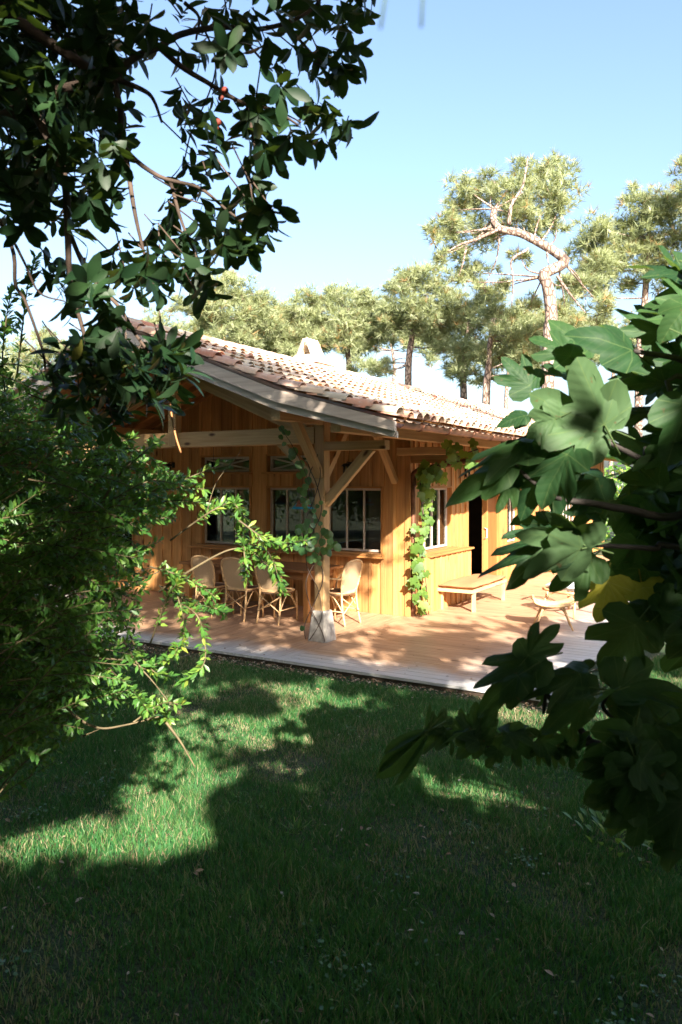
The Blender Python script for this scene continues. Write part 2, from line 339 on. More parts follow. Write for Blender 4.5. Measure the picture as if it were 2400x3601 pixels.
def tubes_mesh(name, lst, n=6):
    V, Fc = [], []
    for pts, r in lst:
        vs, fs = tube_arrays(pts, r, n); o = len(V); V += vs; Fc += [tuple(i+o for i in f) for f in fs]
    return mesh_py(name, V, Fc, True)
def tube(name, pts, r, mat, parent=None, n=6): return link(name, tubes_mesh(name, [(pts, r)], n), mat, parent)
def curve_pts(pts, k=6):
    """Catmull-Rom through the points"""
    P = [Vector(p) for p in pts]; P = [P[0]*2-P[1]] + P + [P[-1]*2-P[-2]]; out = []
    for i in range(1, len(P)-2):
        for s in range(k):
            t = s/k; a, b_, c, d = P[i-1], P[i], P[i+1], P[i+2]
            out.append(0.5*((2*b_) + (c-a)*t + (2*a-5*b_+4*c-d)*t*t + (3*b_-a-3*c+d)*t**3))
    out.append(P[-2]); return out
def poly_prism(name, prof, axis_len):
    """closed profile (x,z) extruded along y from 0"""
    n = len(prof); vs = [(x, 0, z) for x, z in prof] + [(x, axis_len, z) for x, z in prof]
    fs = [tuple(range(n)), tuple(range(2*n-1, n-1, -1))] + [(i, i+n, (i+1) % n + n, (i+1) % n) for i in range(n)]
    return mesh_py(name, vs, fs)

# ------------------------------------------------------------------ ground
GZ = -0.08
gs = mesh_py('ground', [(-600, -300, GZ), (600, -300, GZ), (600, 900, GZ), (-600, 900, GZ)], [(0, 1, 2, 3)])
tag(link('ground', gs, 'lawn_soil'), kind='structure')

# ------------------------------------------------------------------ house
U0, V0 = -7.65, 10.45
UR = -5.06; UL = -13.0; VB = 24.0; VF = 7.15
house = empty('wooden_house', W(U0, V0, 0), TH, 'low timber house with terracotta tiled gable roof behind the lawn', 'house')
def HL(u, v, z): return Vector((u-U0, v-V0, z))
RIDGE = (-7.65, 4.05); KINK = (-5.13, 3.08); EAVE = (-3.62, 2.66); LKINK = (-10.17, 3.08); LEAVE = (-13.5, 2.16)
PROF = [LEAVE, LKINK, RIDGE, KINK, EAVE]
def roof_z(u):
    for (a, za), (b_, zb) in zip(PROF, PROF[1:]):
        if a <= u <= b_: return za + (zb-za)*(u-a)/(b_-a)
    return 2.4

# -- walls: board and batten, boards split by the openings
GABLE_OPEN = [(-6.52, -5.46, 0.90, 1.95), (-7.66, -6.64, 0.90, 1.95), (-9.10, -7.98, 0.90, 1.95),
              (-7.66, -6.64, 2.16, 2.48), (-9.10, -7.98, 2.16, 2.48), (-11.75, -10.75, 0.35, 1.95), (-12.75, -11.85, 0.35, 1.95)]
SIDE_OPEN = [(10.84, 12.12, 0.90, 1.95), (12.72, 14.58, 0.0, 1.98), (14.92, 15.72, 0.75, 1.95), (18.0, 20.6, 0.75, 1.95)]
def columns(a, b_, opens, pitch=0.235):
    br = sorted(set([a, b_] + [o[0] for o in opens] + [o[1] for o in opens])); out = []
    for x0, x1 in zip(br, br[1:]):
        n = max(1, round((x1-x0)/pitch)); out += [(x0+(x1-x0)*i/n, x0+(x1-x0)*(i+1)/n) for i in range(n)]
    return out
def cladding(wall, a, b_, opens, ztop, place, axis_up, th=0.024):
    cols = columns(a, b_, opens)
    def spans(x, zt):
        cut = sorted((o[2], o[3]) for o in opens if o[0] < x < o[1]); z = 0.0; out = []
        for c0, c1 in cut:
            if c0 - z > 0.02: out.append((z, c0))
            z = c1
        if zt - z > 0.02: out.append((z, zt))
        return out
    for i, (x0, x1) in enumerate(cols):
        xm = (x0+x1)/2
        for z0, z1 in spans(xm, ztop(xm)):
            beam('board', place(xm, 0.0, z0), place(xm, 0.0, z1), x1-x0-0.003, th, 'cladding', wall, up=axis_up)
        if i:
            for z0, z1 in spans(x0-1e-3, ztop(x0)):
                inr = [s for s in spans(x0+1e-3, ztop(x0)) if min(s[1], z1) - max(s[0], z0) > 0.05]
                for s in inr:
                    beam('batten', place(x0, th/2+0.011, max(z0, s[0])), place(x0, th/2+0.011, min(z1, s[1])), 0.055, 0.021, 'cladding', wall, up=axis_up)
gw = empty('gable_wall', (0, 0, 0), parent=house)
cladding(gw, UL, UR, GABLE_OPEN, lambda u: roof_z(u)-0.03, lambda u, d, z: HL(u, V0-d, z) - Vector((0, 0.02, 0)), Vector((0, -1, 0)))
sw = empty('side_wall', (0, 0, 0), parent=house)
cladding(sw, V0+0.02, VB, SIDE_OPEN, lambda v: roof_z(UR)-0.03, lambda v, d, z: HL(UR+d, v, z), Vector((1, 0, 0)))
beam('corner_board', HL(UR+0.02, V0-0.035, 0), HL(UR+0.02, V0-0.035, 2.98), 0.09, 0.03, 'cladding', gw, up=Vector((0, -1, 0)))
# far walls, floor and ceiling close the rooms
def plainbox(name, u0, u1, v0, v1, z0, z1, mat, parent):
    return link(name, box_mesh(u1-u0, v1-v0, z1-z0, name), mat, parent, loc=HL((u0+u1)/2, (v0+v1)/2, (z0+z1)/2))
rw = plainbox('rear_wall', UL, UR, VB, VB+0.1, 0, 2.4, 'cladding', house)
lw = empty('left_wall', (0, 0, 0), parent=house); plainbox('wall_panel', UL-0.06, UL, V0+0.1, 12.6, 0, 2.2, 'cladding', lw)
plainbox('wall_panel', UL-0.06, UL, 12.6, 14.8, 0, 0.8, 'cladding', lw); plainbox('wall_panel', UL-0.06, UL, 12.6, 14.8, 2.0, 2.2, 'cladding', lw)
plainbox('wall_panel', UL-0.06, UL, 14.8, VB, 0, 2.2, 'cladding', lw)
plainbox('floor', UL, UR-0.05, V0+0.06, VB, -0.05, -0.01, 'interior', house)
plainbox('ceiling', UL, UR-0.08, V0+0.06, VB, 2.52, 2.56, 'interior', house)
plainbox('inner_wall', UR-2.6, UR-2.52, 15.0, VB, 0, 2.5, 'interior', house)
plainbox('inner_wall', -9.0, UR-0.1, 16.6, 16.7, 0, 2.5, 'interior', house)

# -- windows
def window(place, du, a0, a1, z0, z1, npan, cross=False, sill=True):
    """place(a, d, z): a along the wall, d outwards"""
    fw = 0.035
    fr = empty('window', (0, 0, 0), parent=house)
    upv = du
    for x in (a0, a1):    # deep jamb linings
        s = 1 if x == a0 else -1
        beam('jamb', place(x+s*0.015, -0.04, z0), place(x+s*0.015, -0.04, z1), 0.03, 0.15, 'trim', fr, up=upv)
    beam('head', place(a0+0.03, -0.04, z1-0.015), place(a1-0.03, -0.04, z1-0.015), 0.15, 0.03, 'trim', fr)
    b0, b1, y0, y1, dd = a0+0.03, a1-0.03, z0+0.035, z1-0.03, -0.075
    for x in (b0+fw/2, b1-fw/2): beam('frame_stile', place(x, dd, y0), place(x, dd, y1), fw, 0.04, 'frame_paint', fr, up=upv)
    for z in (y0+fw/2, y1-fw/2): beam('frame_rail', place(b0+fw, dd, z), place(b1-fw, dd, z), 0.04, fw, 'frame_paint', fr)
    g0, g1 = b0+fw, b1-fw; st = (g1-g0)/npan
    for i in range(npan):
        x0, x1 = g0+st*i, g0+st*(i+1)
        if i: beam('glazing_bar', place(x0, dd+0.004, y0+fw), place(x0, dd+0.004, y1-fw), 0.026, 0.032, 'frame_paint', fr, up=upv)
        beam('pane', place((x0+x1)/2, dd-0.004, y0+fw*0.8), place((x0+x1)/2, dd-0.004, y1-fw*0.8), x1-x0-0.002, 0.005, 'glass', fr, up=upv)
    if cross:
        beam('glazing_bar', place(g0, dd+0.01, y0+fw), place(g1, dd+0.01, y1-fw), 0.02, 0.026, 'frame_paint', fr)
        beam('glazing_bar', place(g0, dd+0.018, y1-fw), place(g1, dd+0.018, y0+fw), 0.02, 0.026, 'frame_paint', fr)
    if sill:
        beam('sill', place(a0-0.03, 0.02, z0+0.005), place(a1+0.03, 0.02, z0+0.005), 0.20, 0.035, 'trim', fr)
    return fr
gp = lambda u, d, z: HL(u, V0-d-0.02, z)
sp_ = lambda v, d, z: HL(UR+d, v, z)
for i, (a, b_, z0, z1) in enumerate(GABLE_OPEN):
    window(gp, Vector((0, -1, 0)), a, b_, z0, z1, 1 if i in (3, 4) else 3, cross=i in (3, 4), sill=True)
for i, (a, b_, z0, z1) in enumerate(SIDE_OPEN):
    if i != 1: window(sp_, Vector((1, 0, 0)), a, b_, z0, z1, {0: 4, 2: 3, 3: 8}[i])
# long shelf-like sill trim over the table wall and box sill beside the door
beam('sill_board', gp(-9.3, 0.10, 0.87), gp(-5.42, 0.10, 0.87), 0.10, 0.03, 'trim', gw)
beam('sill_board', sp_(10.8, 0.15, 0.875), sp_(12.62, 0.15, 0.875), 0.16, 0.03, 'trim', sw)
bx = columns(10.62, 12.6, [], 0.22)
for x0, x1 in bx:
    beam('board', sp_((x0+x1)/2, 0.16, 0.0), sp_((x0+x1)/2, 0.16, 0.86), x1-x0-0.003, 0.022, 'cladding', sw, up=Vector((1, 0, 0)))
    if x0 > 10.7: beam('batten', sp_(x0, 0.182, 0.0), sp_(x0, 0.182, 0.855), 0.05, 0.02, 'cladding', sw, up=Vector((1, 0, 0)))
beam('board', HL(UR+0.09, 12.605, 0.0), HL(UR+0.09, 12.605, 0.86), 0.02, 0.17, 'cladding', sw, up=Vector((1, 0, 0)))
# -- door: left half stands open on the dark room, right leaf closed
dr = empty('door', (0, 0, 0), parent=house)
for v in (12.75, 14.55): beam('door_jamb', sp_(v, -0.01, 0), sp_(v, -0.01, 1.98), 0.10, 0.13, 'trim', dr, up=Vector((1, 0, 0)))
beam('door_head', sp_(12.8, -0.01, 1.95), sp_(14.5, -0.01, 1.95), 0.13, 0.06, 'trim', dr)
dl = beam('door_leaf', sp_(14.19, -0.05, 0.02), sp_(14.19, -0.05, 1.915), 0.62, 0.045, 'door_wood', dr, up=Vector((1, 0, 0)))
beam('door_stile', sp_(13.86, -0.03, 0.02), sp_(13.86, -0.03, 1.915), 0.06, 0.10, 'trim', dr, up=Vector((1, 0, 0)))
tube('handle', [sp_(13.80, -0.02, 0.95), sp_(13.80, 0.03, 0.97), sp_(13.80, 0.03, 1.13), sp_(13.80, -0.02, 1.15)], 0.009, 'white_mat', dr)
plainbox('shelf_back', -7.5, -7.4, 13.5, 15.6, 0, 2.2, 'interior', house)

# -- porch frame
post_u, post_v = -5.24, 8.32
PW = 0.145
def post(u, v, ztop=2.95, base=True):
    p = beam('post', HL(u, v, 0.38 if base else 0), HL(u, v, ztop), PW, PW, 'beam', house, up=Vector((0, -1, 0)), bevel=0.008)
    if base:
        a, b_, h = 0.142, 0.102, 0.385
        prof = [(-1, -1), (1, -1), (1, 1), (-1, 1)]
        vs = []
        for s, z in ((a, 0), (a*0.93, 0.12), (b_, h-0.02), (b_*0.9, h)):
            c = s*0.78
            vs += [(-c, -s, z), (c, -s, z), (s, -c, z), (s, c, z), (c, s, z), (-c, s, z), (-s, c, z), (-s, -c, z)]
        fs = [tuple(range(7, -1, -1)), tuple(range(24, 32))]
        for r_ in range(3):
            for k in range(8): fs.append((r_*8+k, r_*8+(k+1) % 8, r_*8+8+(k+1) % 8, r_*8+8+k))
        link('stone_base', mesh_py('stone_base', vs, fs), 'stone', house, loc=HL(u, v, 0))
    return p
post(post_u, post_v); post(-10.06, post_v)
tie_v = post_v - 0.01
beam('tie_beam', HL(-10.3, tie_v, 2.62), HL(post_u-PW/2, tie_v, 2.62), 0.14, 0.215, 'beam', house, bevel=0.008)
beam('tie_beam', HL(post_u+PW/2, tie_v, 2.475), HL(-4.30, tie_v, 2.475), 0.13, 0.115, 'beam', house, bevel=0.006)
beam('tie_beam', HL(post_u+PW/2, V0-0.1, 2.475), HL(-4.30, V0-0.1, 2.475), 0.12, 0.115, 'beam', house, bevel=0.006)
beam('tie_beam', HL(UR, V0+0.10, 2.36), HL(-3.95, V0+0.10, 2.36), 0.10, 0.12, 'beam', house)
beam('rafter_beam', HL(-5.45, tie_v, 2.70), HL(-7.60, tie_v, 3.60), 0.135, 0.20, 'beam', house, bevel=0.008)
beam('rafter_beam', HL(-9.85, tie_v, 2.70), HL(-7.70, tie_v, 3.60), 0.135, 0.20, 'beam', house, bevel=0.008)
beam('king_post', HL(-7.70, tie_v-0.06, 2.53), HL(-7.70, tie_v-0.06, 3.72), 0.15, 0.12, 'beam', house, up=Vector((0, -1, 0)), bevel=0.006)
def brace(p, q, w=0.075, h=0.11, up=Vector((0, 0, 1))): return beam('brace', HL(*p), HL(*q), w, h, 'beam', house, up=up, bevel=0.005)
brace((post_u-0.06, tie_v, 2.03), (post_u-0.66, tie_v, 2.56))
brace((post_u, post_v-0.06, 2.10), (post_u, post_v-0.62, 2.78), 0.11, 0.09)
brace((post_u, post_v+0.06, 2.10), (post_u, post_v+0.62, 2.78), 0.11, 0.09)
brace((post_u+0.06, tie_v, 1.75), (post_u+0.72, tie_v, 2.44), 0.075, 0.12)
brace((post_u, V0-0.06, 2.02), (post_u, V0-0.72, 2.78), 0.09, 0.09)
brace((UR+0.02, V0+0.10, 1.95), (UR+0.62, V0+0.10, 2.34), 0.08, 0.10)
brace((-10.0, tie_v, 2.03), (-9.45, tie_v, 2.56))
for name, u, zc, v0, v1, h in (('purlin', post_u, 2.85, 7.30, 10.4, 0.21), ('purlin', -4.42, 2.665, 7.30, 23.5, 0.17), ('purlin', -10.06, 2.85, 7.30, 10.4, 0.21), ('ridge_beam', -7.65, 3.78, 7.30, 10.4, 0.22)):
    beam(name, HL(u, v0, zc), HL(u, v1, zc), 0.13, h, 'beam', house, bevel=0.006)
for v in (V0+3.9, V0+8.0):
    brace((UR+0.02, v, 1.95), (UR+0.62, v, 2.5), 0.08, 0.10)

# -- roof: sheathing boards, rafters, barge boards, tiles
roof = empty('roof', (0, 0, 0), parent=house)
def slope_boards(a, b_, v0, v1, pitch=0.19):
    (ua, za), (ub, zb) = a, b_; L = math.hypot(ub-ua, zb-za); n = max(1, round(L/pitch))
    nrm = Vector((-(zb-za), 0, ub-ua)).normalized()
    for i in range(n):
        t = (i+0.5)/n; p = Vector((ua+(ub-ua)*t, 0, za+(zb-za)*t)) - nrm*0.012
        beam('sheathing_board', HL(p.x, v0, p.z), HL(p.x, v1, p.z), L/n-0.002, 0.022, 'sheathing', roof, up=nrm)
for a, b_ in zip(PROF, PROF[1:]): slope_boards(a, b_, VF+0.02, VB)
def rafter(a, b_, v):
    (ua, za), (ub, zb) = a, b_; nrm = Vector((-(zb-za), 0, ub-ua)).normalized()
    p, q = Vector((ua, v, za)) - nrm*0.07, Vector((ub, v, zb)) - nrm*0.07
    beam('rafter', HL(*p), HL(*q), 0.07, 0.09, 'sheathing', roof)
v = VF+0.35
while v < VB:
    if v < 10.5: rafter(KINK, RIDGE, v) ; rafter(LKINK, RIDGE, v); rafter(LEAVE, LKINK, v)
    rafter((EAVE[0]-0.05, EAVE[1]+0.015), KINK, v); v += 0.46
def barge(a, b_, off, h, vv, th=0.03):
    (ua, za), (ub, zb) = a, b_
    ka, kb_ = (0.72 if x_ in (EAVE[0]+0.02, LEAVE[0]) else 1.0 for x_ in (ua, ub))
    prof = [(ua-U0, za-(off+h)*ka), (ub-U0, zb-(off+h)*kb_), (ub-U0, zb-off*kb_), (ua-U0, za-off*ka)]
    return link('barge_board', poly_prism('barge_board', prof, th), 'barge_flat', roof, loc=(0, vv-V0, 0))
# barge boards are prisms in slope direction, so they take a grain turned with the slope
wood('barge_flat', (0.62, 0.53, 0.45), (0.44, 0.36, 0.30), knot=(0.34, 0.19, 0.10), var=0.06)
for a, b_ in ((RIDGE, KINK), (KINK, (EAVE[0]+0.02, EAVE[1]-0.005)), (LKINK, RIDGE), (LEAVE, LKINK)):
    barge(a, b_, -0.005, 0.145, VF-0.03); barge(a, b_, 0.141, 0.095, VF+0.03)
barge(( EAVE[0]-0.02, EAVE[1]), (EAVE[0]+0.02, EAVE[1]-0.005), 0.0, 0.16, VF, 0.02)

def tile_template():
    """half-round tile, length 1 along +x (downhill end at x=0), wide end downhill"""
    N = 6; vs = []
    for x, ro, dz in ((0.0, 1.0, 0.0), (1.0, 0.8, 0.0)):
        for th in (1.0, 0.86):
            for k in range(N+1):
                an = math.pi*k/N; vs.append((x, math.cos(an)*ro*th, math.sin(an)*ro*th*0.85+dz))
    M = N+1; fs = []
    for k in range(N):
        fs += [(k, k+1, 2*M+k+1), (k, 2*M+k+1, 2*M+k)]                       # outside
        fs += [(M+k, 3*M+k+1, M+k+1), (M+k, 3*M+k, 3*M+k+1)]                 # inside
        fs += [(k, M+k+1, k+1), (k, M+k, M+k+1)]                             # rim at the low end
    return np.array(vs, float), np.array(fs, int)
TV, TF = tile_template()
NV = 16
tile_meshes = []
for i in range(NV):
    tile_meshes.append(mesh_np('roof_tile', TV*np.array([1, 1, 1]), TF, {'rnd': np.full(len(TV), (i+0.5)/NV)}, True)); tile_meshes[-1].materials.append(MATS['terracotta'])
TP, TC = 0.205, 0.335        # spacing along the eave, exposed length of a course
def slope_courses(a, b_):    # from the low end a up to b_
    (ua, za), (ub, zb) = a, b_; L = math.hypot(ub-ua, zb-za); n = max(1, round(L/TC)); return [(i/n, L/n) for i in range(n)]
mats = []
for (a, b_, s0) in ((EAVE, KINK, 0), (KINK, RIDGE, 1), (LEAVE, LKINK, 2), (LKINK, RIDGE, 3)):
    low, high = (a, b_)
    (ua, za), (ub, zb) = low, high; d = Vector((ub-ua, 0, zb-za)).normalized()
    nrm = Vector((-d.z, 0, d.x)) if d.x > 0 else Vector((d.z, 0, -d.x))
    for t, ex in slope_courses(low, high):
        for j in range(int((VB-VF)/TP)):
            vv = VF + 0.06 + j*TP
            p = Vector((ua+(ub-ua)*t, vv, za+(zb-za)*t)) + nrm*(0.028 + random.uniform(0, 0.012)) - d*(0.05+random.uniform(-0.012, 0.012))
            if j == 0: p = p + nrm*0.02 + Vector((0, -0.05, 0))
            ln = ex*1.22; r_ = 0.088*random.uniform(0.95, 1.06)
            y = nrm.cross(d); tilt = Matrix.Rotation(random.uniform(-0.03, 0.03), 3, nrm) @ Matrix.Rotation(0.085+random.uniform(-0.012, 0.012), 3, y); p = p + nrm*0.034
            R = tilt @ Matrix((d, y, nrm)).transposed()
            M = R.to_4x4() @ Matrix.Diagonal((ln, r_, r_, 1)); M.translation = HL(*p) 
            # tiles lean on the tile below
            mats.append((M, s0, j, t, random.random()))
def tile_rank(x):
    M, s0, j, t, r_ = x; return (0 if s0 in (0, 1) else 500) + j*TP
mats.sort(key=tile_rank)
for M, s0, j, t, r_ in mats[:296]:
    link('roof_tile', tile_meshes[int(r_*NV) % NV], None, roof, mtx=M)
rest = mats[296:]
A = np.array([np.array(M) for M, *_ in rest]); 
V = np.einsum('nij,vj->nvi', A[:, :3, :3], TV) + A[:, None, :3, 3]
Fx = TF[None] + (np.arange(len(rest))*len(TV))[:, None, None]
me = mesh_np('tile_field', V.reshape(-1, 3), Fx.reshape(-1, 3), {'rnd': np.repeat([x[4] for x in rest], len(TV))}, True)
tag(link('tile_field', me, 'terracotta', roof), kind='stuff')
# channel tiles below, a rippled bed
def bed(a, b_):
    (ua, za), (ub, zb) = a, b_; nrm = Vector((-(zb-za), 0, ub-ua)).normalized()
    if nrm.z < 0: nrm = -nrm
    n = int((VB-VF)/TP)*4; vs = []; fs = []
    for i in range(n+1):
        vv = VF + i*TP/4; h = 0.03 - 0.026*abs(math.sin(math.pi*(i/4-0.28)))
        vs += [HL(ua, vv, za)+nrm*h, HL(ub, vv, zb)+nrm*h]
    for i in range(n): fs += [(2*i, 2*i+1, 2*i+3), (2*i, 2*i+3, 2*i+2)]
    return np.array([tuple(x) for x in vs]), np.array(fs)
bv, bf = [], []; off = 0
for a, b_ in ((EAVE, KINK), (KINK, RIDGE), (LEAVE, LKINK), (LKINK, RIDGE)):
    x, f = bed(a, b_); bv.append(x); bf.append(f+off); off += len(x)
bv = np.concatenate(bv); tag(link('channel_tiles', mesh_np('channel_tiles', bv, np.concatenate(bf), {'rnd': RNG.random(len(bv))}), 'terracotta', roof), kind='stuff')
# ridge tiles
vv = VF-0.04
while vv < VB:
    M = Matrix(((0, 1, 0), (1, 0, 0), (0, 0, 1))).to_4x4(); M = Matrix.Rotation(math.radians(-90), 4, 'Z') @ Matrix.Diagonal((-0.42, 0.125, 0.12, 1)) if False else Matrix.Rotation(math.radians(90), 4, 'Z') @ Matrix.Rotation(random.uniform(-0.02, 0.02)-0.03, 4, 'Y') @ Matrix.Diagonal((0.44, 0.135, 0.12, 1))
    M.translation = HL(RIDGE[0], vv, RIDGE[1]+0.06)
    link('ridge_tile', random.choice(tile_meshes), None, roof, mtx=M); vv += 0.37
# gutter and downpipe
def gutter():
    N = 6; vs, fs = [], []; r_ = 0.062
    for v_ in (VF+0.02, VB):
        for th in (1.0, 0.9):
            for k in range(N+1):
                an = math.pi + math.pi*k/N; vs.append(HL(EAVE[0]+0.055+math.cos(an)*r_*th, v_, EAVE[1]-0.015+math.sin(an)*r_*th))
    M = N+1
    for k in range(N):
        fs += [(k, k+1, 2*M+k+1, 2*M+k), (M+k+1, M+k, 3*M+k, 3*M+k+1), (k, M+k, M+k+1, k+1)]
    fs += [(0, 2*M, 3*M, M), (N, M+N, 3*M+N, 2*M+N)]
    g = link('gutter', mesh_py('gutter', vs, fs, False), 'copper', house)
    v_ = VF+0.5
    while v_ < VB:
        link('gutter_bracket', tubes_mesh('gutter_bracket', [([HL(EAVE[0]-0.02, v_, EAVE[1]-0.02)] + [HL(EAVE[0]+0.055+math.cos(math.pi+math.pi*k/6)*0.066, v_, EAVE[1]-0.015+math.sin(math.pi+math.pi*k/6)*0.066) for k in range(7)], 0.008)], 4), 'copper', g); v_ += 0.75
gutter()
pv = V0+0.03
pp = curve_pts([HL(-3.57, pv, 2.60), HL(-3.60, pv, 2.46), HL(-3.85, pv, 2.36), HL(-4.7, pv, 2.235), HL(-4.93, pv, 2.17), HL(-4.985, pv, 2.02), HL(-4.985, pv, 1.2), HL(-4.985, pv, 0.0)], 5)
dp = tube('downpipe', pp, 0.043, 'copper', house, 10)
for z in (1.95, 0.32, 0.28): tube('pipe_collar', [HL(-4.985, pv, z), HL(-4.985, pv, z+0.025)], 0.05, 'copper', dp, 10)
# chimney on the far slope
cu, cv = -7.95, 12.2
ch = empty('chimney', (0, 0, 0), parent=house)
plainbox('chimney_shaft', cu-0.30, cu+0.30, cv-0.30, cv+0.30, 3.5, 4.22, 'lime', ch)
def frust(name, u, v, z0, z1, a0, a1, mat, parent):
    vs = [(s*a, t*a, z) for a, z in ((a0, z0), (a1, z1)) for s, t in ((-1, -1), (1, -1), (1, 1), (-1, 1))]
    return link(name, mesh_py(name, vs, [(3, 2, 1, 0), (4, 5, 6, 7), (0, 1, 5, 4), (1, 2, 6, 5), (2, 3, 7, 6), (3, 0, 4, 7)]), mat, parent, loc=HL(u, v, 0))
frust('chimney_ledge', cu, cv, 4.22, 4.27, 0.37, 0.37, 'lime', ch); frust('chimney_hood', cu, cv, 4.27, 4.40, 0.34, 0.20, 'lime', ch)
for s in (-1, 1):        # two leaning rows of tiles form the cap
    for k in range(4):
        d = Vector((-s*0.40, 0, 0.917)); n_ = Vector((s*0.917, 0, 0.40)); y = n_.cross(d)
        M = Matrix((d, y, n_)).transposed().to_4x4() @ Matrix.Diagonal((0.34, 0.058, 0.058, 1)); M.translation = HL(cu+s*0.155, cv-0.165+k*0.11, 4.39)
        link('cap_tile', tile_meshes[5], None, ch, mtx=M)

# ------------------------------------------------------------------ terrace
deck = empty('terrace', W(-5.1, 8.6, 0), TH); tag(deck, kind='structure')
def DL(u, v, z): return Vector((u+5.1, v-8.6, z))
u = -13.4
while u < -5.16:
    beam('plank', DL(u+0.07, VF+random.uniform(0, 0.006), -0.016), DL(u+0.07, V0+0.05, -0.016-random.uniform(0, 0.003)), 0.137, 0.03, 'decking', deck); u += 0.1445
uj = u-0.005; v = VF; k = 0
while v < 21.5:
    cuts = sorted([uj, -2.0, uj + random.uniform(0.8, 2.4)]) if k % 3 else [uj, -2.0]
    for x0, x1 in zip(cuts, cuts[1:]):
        beam('plank', DL(x0+0.003, v+0.07, -0.016), DL(x1-0.002+random.uniform(0, 0.004), v+0.07, -0.016-random.uniform(0, 0.003)), 0.137, 0.03, 'decking', deck)
    v += 0.1445; k += 1
beam('rim_board', DL(-13.4, VF+0.04, -0.06), DL(-2.03, VF+0.04, -0.06), 0.025, 0.055, 'dark_board', deck)
beam('rim_board', DL(-2.04, VF+0.06, -0.06), DL(-2.04, 21.5, -0.06), 0.025, 0.055, 'dark_board', deck)

# ------------------------------------------------------------------ furniture
def place(o, u, v, rz=0.0, z=0.0): o.location = W(u, v, z); o.rotation_euler = (0, 0, TH+rz)
def make_chair(name, label, group, arms=False):
    c = empty(name, (0, 0, 0), 0, label, 'chair', group)
    w, d, sz = 0.19, 0.20, 0.455
    for s in (-1, 1):
        tube('leg', [(s*(w+0.01), d+0.015, 0), (s*w, d, sz-0.02)], 0.014, 'rattan', c)
        tube('leg', curve_pts([(s*(w-0.005), -d-0.06, 0), (s*(w-0.01), -d-0.01, 0.22), (s*(w-0.015), -d+0.01, sz), (s*(w-0.01), -d-0.02, sz+0.12)], 4), 0.015, 'rattan', c)
    # back hoop and woven panel
    hoop = curve_pts([(-0.175, -0.19, 0.50), (-0.205, -0.215, 0.62), (-0.21, -0.255, 0.78), (-0.16, -0.29, 0.885), (0, -0.305, 0.92), (0.16, -0.29, 0.885), (0.21, -0.255, 0.78), (0.205, -0.215, 0.62), (0.175, -0.19, 0.50), (0.09, -0.185, 0.468), (-0.09, -0.185, 0.468), (-0.175, -0.19, 0.50)], 4)
    bh = tube('back_hoop', hoop, 0.016, 'rattan', c)
    cen = Vector((0, -0.235, 0.70)); vs = [cen]+[cen+(p-cen)*0.55 + Vector((0, -0.012, 0)) for p in hoop[:-1]]+list(hoop[:-1]); n = len(hoop)-1
    fs = [(0, 1+i, 1+(i+1) % n) for i in range(n)] + [(1+i, 1+n+i, 1+n+(i+1) % n, 1+(i+1) % n) for i in range(n)]
    link('back_panel', mesh_py('back_panel', vs, fs, True), 'cane_weave', c)
    # seat
    sp = []; N = 20
    for i in range(N):
        an = 2*math.pi*i/N; cc, ss = math.cos(an), math.sin(an)
        sp.append(Vector((math.copysign(abs(cc)**0.6, cc)*0.205, math.copysign(abs(ss)**0.6, ss)*0.215, sz)))
    vs = [(p.x, p.y, p.z-0.03) for p in sp]+[(p.x, p.y, p.z) for p in sp]
    fs = [tuple(range(N-1, -1, -1)), tuple(range(N, 2*N))]+[(i, (i+1) % N, N+(i+1) % N, N+i) for i in range(N)]
    st = link('seat', mesh_py('seat', vs, fs), 'seat_weave', c)
    tube('seat_rim', sp+[sp[0]], 0.015, 'rattan', st)
    # curved braces and crossed stretchers
    for s in (-1, 1):
        tube('brace', curve_pts([(s*(w-0.002), -d-0.03, 0.18), (s*w, -d+0.09, 0.34), (s*w, 0, 0.425), (s*w, d-0.09, 0.34), (s*(w+0.004), d+0.01, 0.18)], 4), 0.009, 'rattan', c)
    tube('brace', curve_pts([(-w, d+0.01, 0.18), (-w+0.09, d, 0.34), (0, d, 0.425), (w-0.09, d, 0.34), (w, d+0.01, 0.18)], 4), 0.009, 'rattan', c)
    tube('stretcher', [(-w, -d-0.03, 0.17), (w, -d+0.005, 0.40)], 0.008, 'rattan', c); tube('stretcher', [(w, -d-0.03, 0.17), (-w, -d+0.005, 0.40)], 0.008, 'rattan', c)
    for s in (-1, 1): tube('stretcher', [(s*w, -d-0.03, 0.20), (s*w, d+0.01, 0.20)], 0.008, 'rattan', c)
    if arms:
        for s in (-1, 1): tube('armrest', curve_pts([(s*0.20, -0.24, 0.66), (s*0.27, -0.05, 0.665), (s*0.265, 0.14, 0.655), (s*0.22, 0.19, 0.56), (s*0.2, 0.19, 0.45)], 4), 0.014, 'rattan', c)
    return c
GR = 'rattan bistro chairs round the terrace table'
def copy_thing(o, label):
    c = o.copy(); COL.objects.link(c); c['label'] = label
    def rec(src, dst):
        for ch_ in src.children:
            k_ = ch_.copy(); COL.objects.link(k_); k_.parent = dst; rec(ch_, k_)
    rec(o, c); return c
ch0 = make_chair('rattan_chair', 'cane-backed rattan chair beside the table, nearest the stone-footed post on its left', GR); place(ch0, -6.48, 9.08, 0.03)
c2 = copy_thing(ch0, 'middle cane-backed rattan chair in the row along the front of the table'); place(c2, -7.06, 9.03, 0.05)
c3 = copy_thing(ch0, 'cane-backed rattan chair in the table row half hidden by the shrub'); place(c3, -7.62, 9.02, -0.04)
c4 = make_chair('rattan_armchair', 'rattan armchair at the table end between the post and the sunlit wall', GR, True); place(c4, -5.66, 9.42, math.radians(84))
tb = empty('dining_table', W(-7.2, 9.6, 0), TH, 'long dark wooden table on the terrace under the windows', 'table')
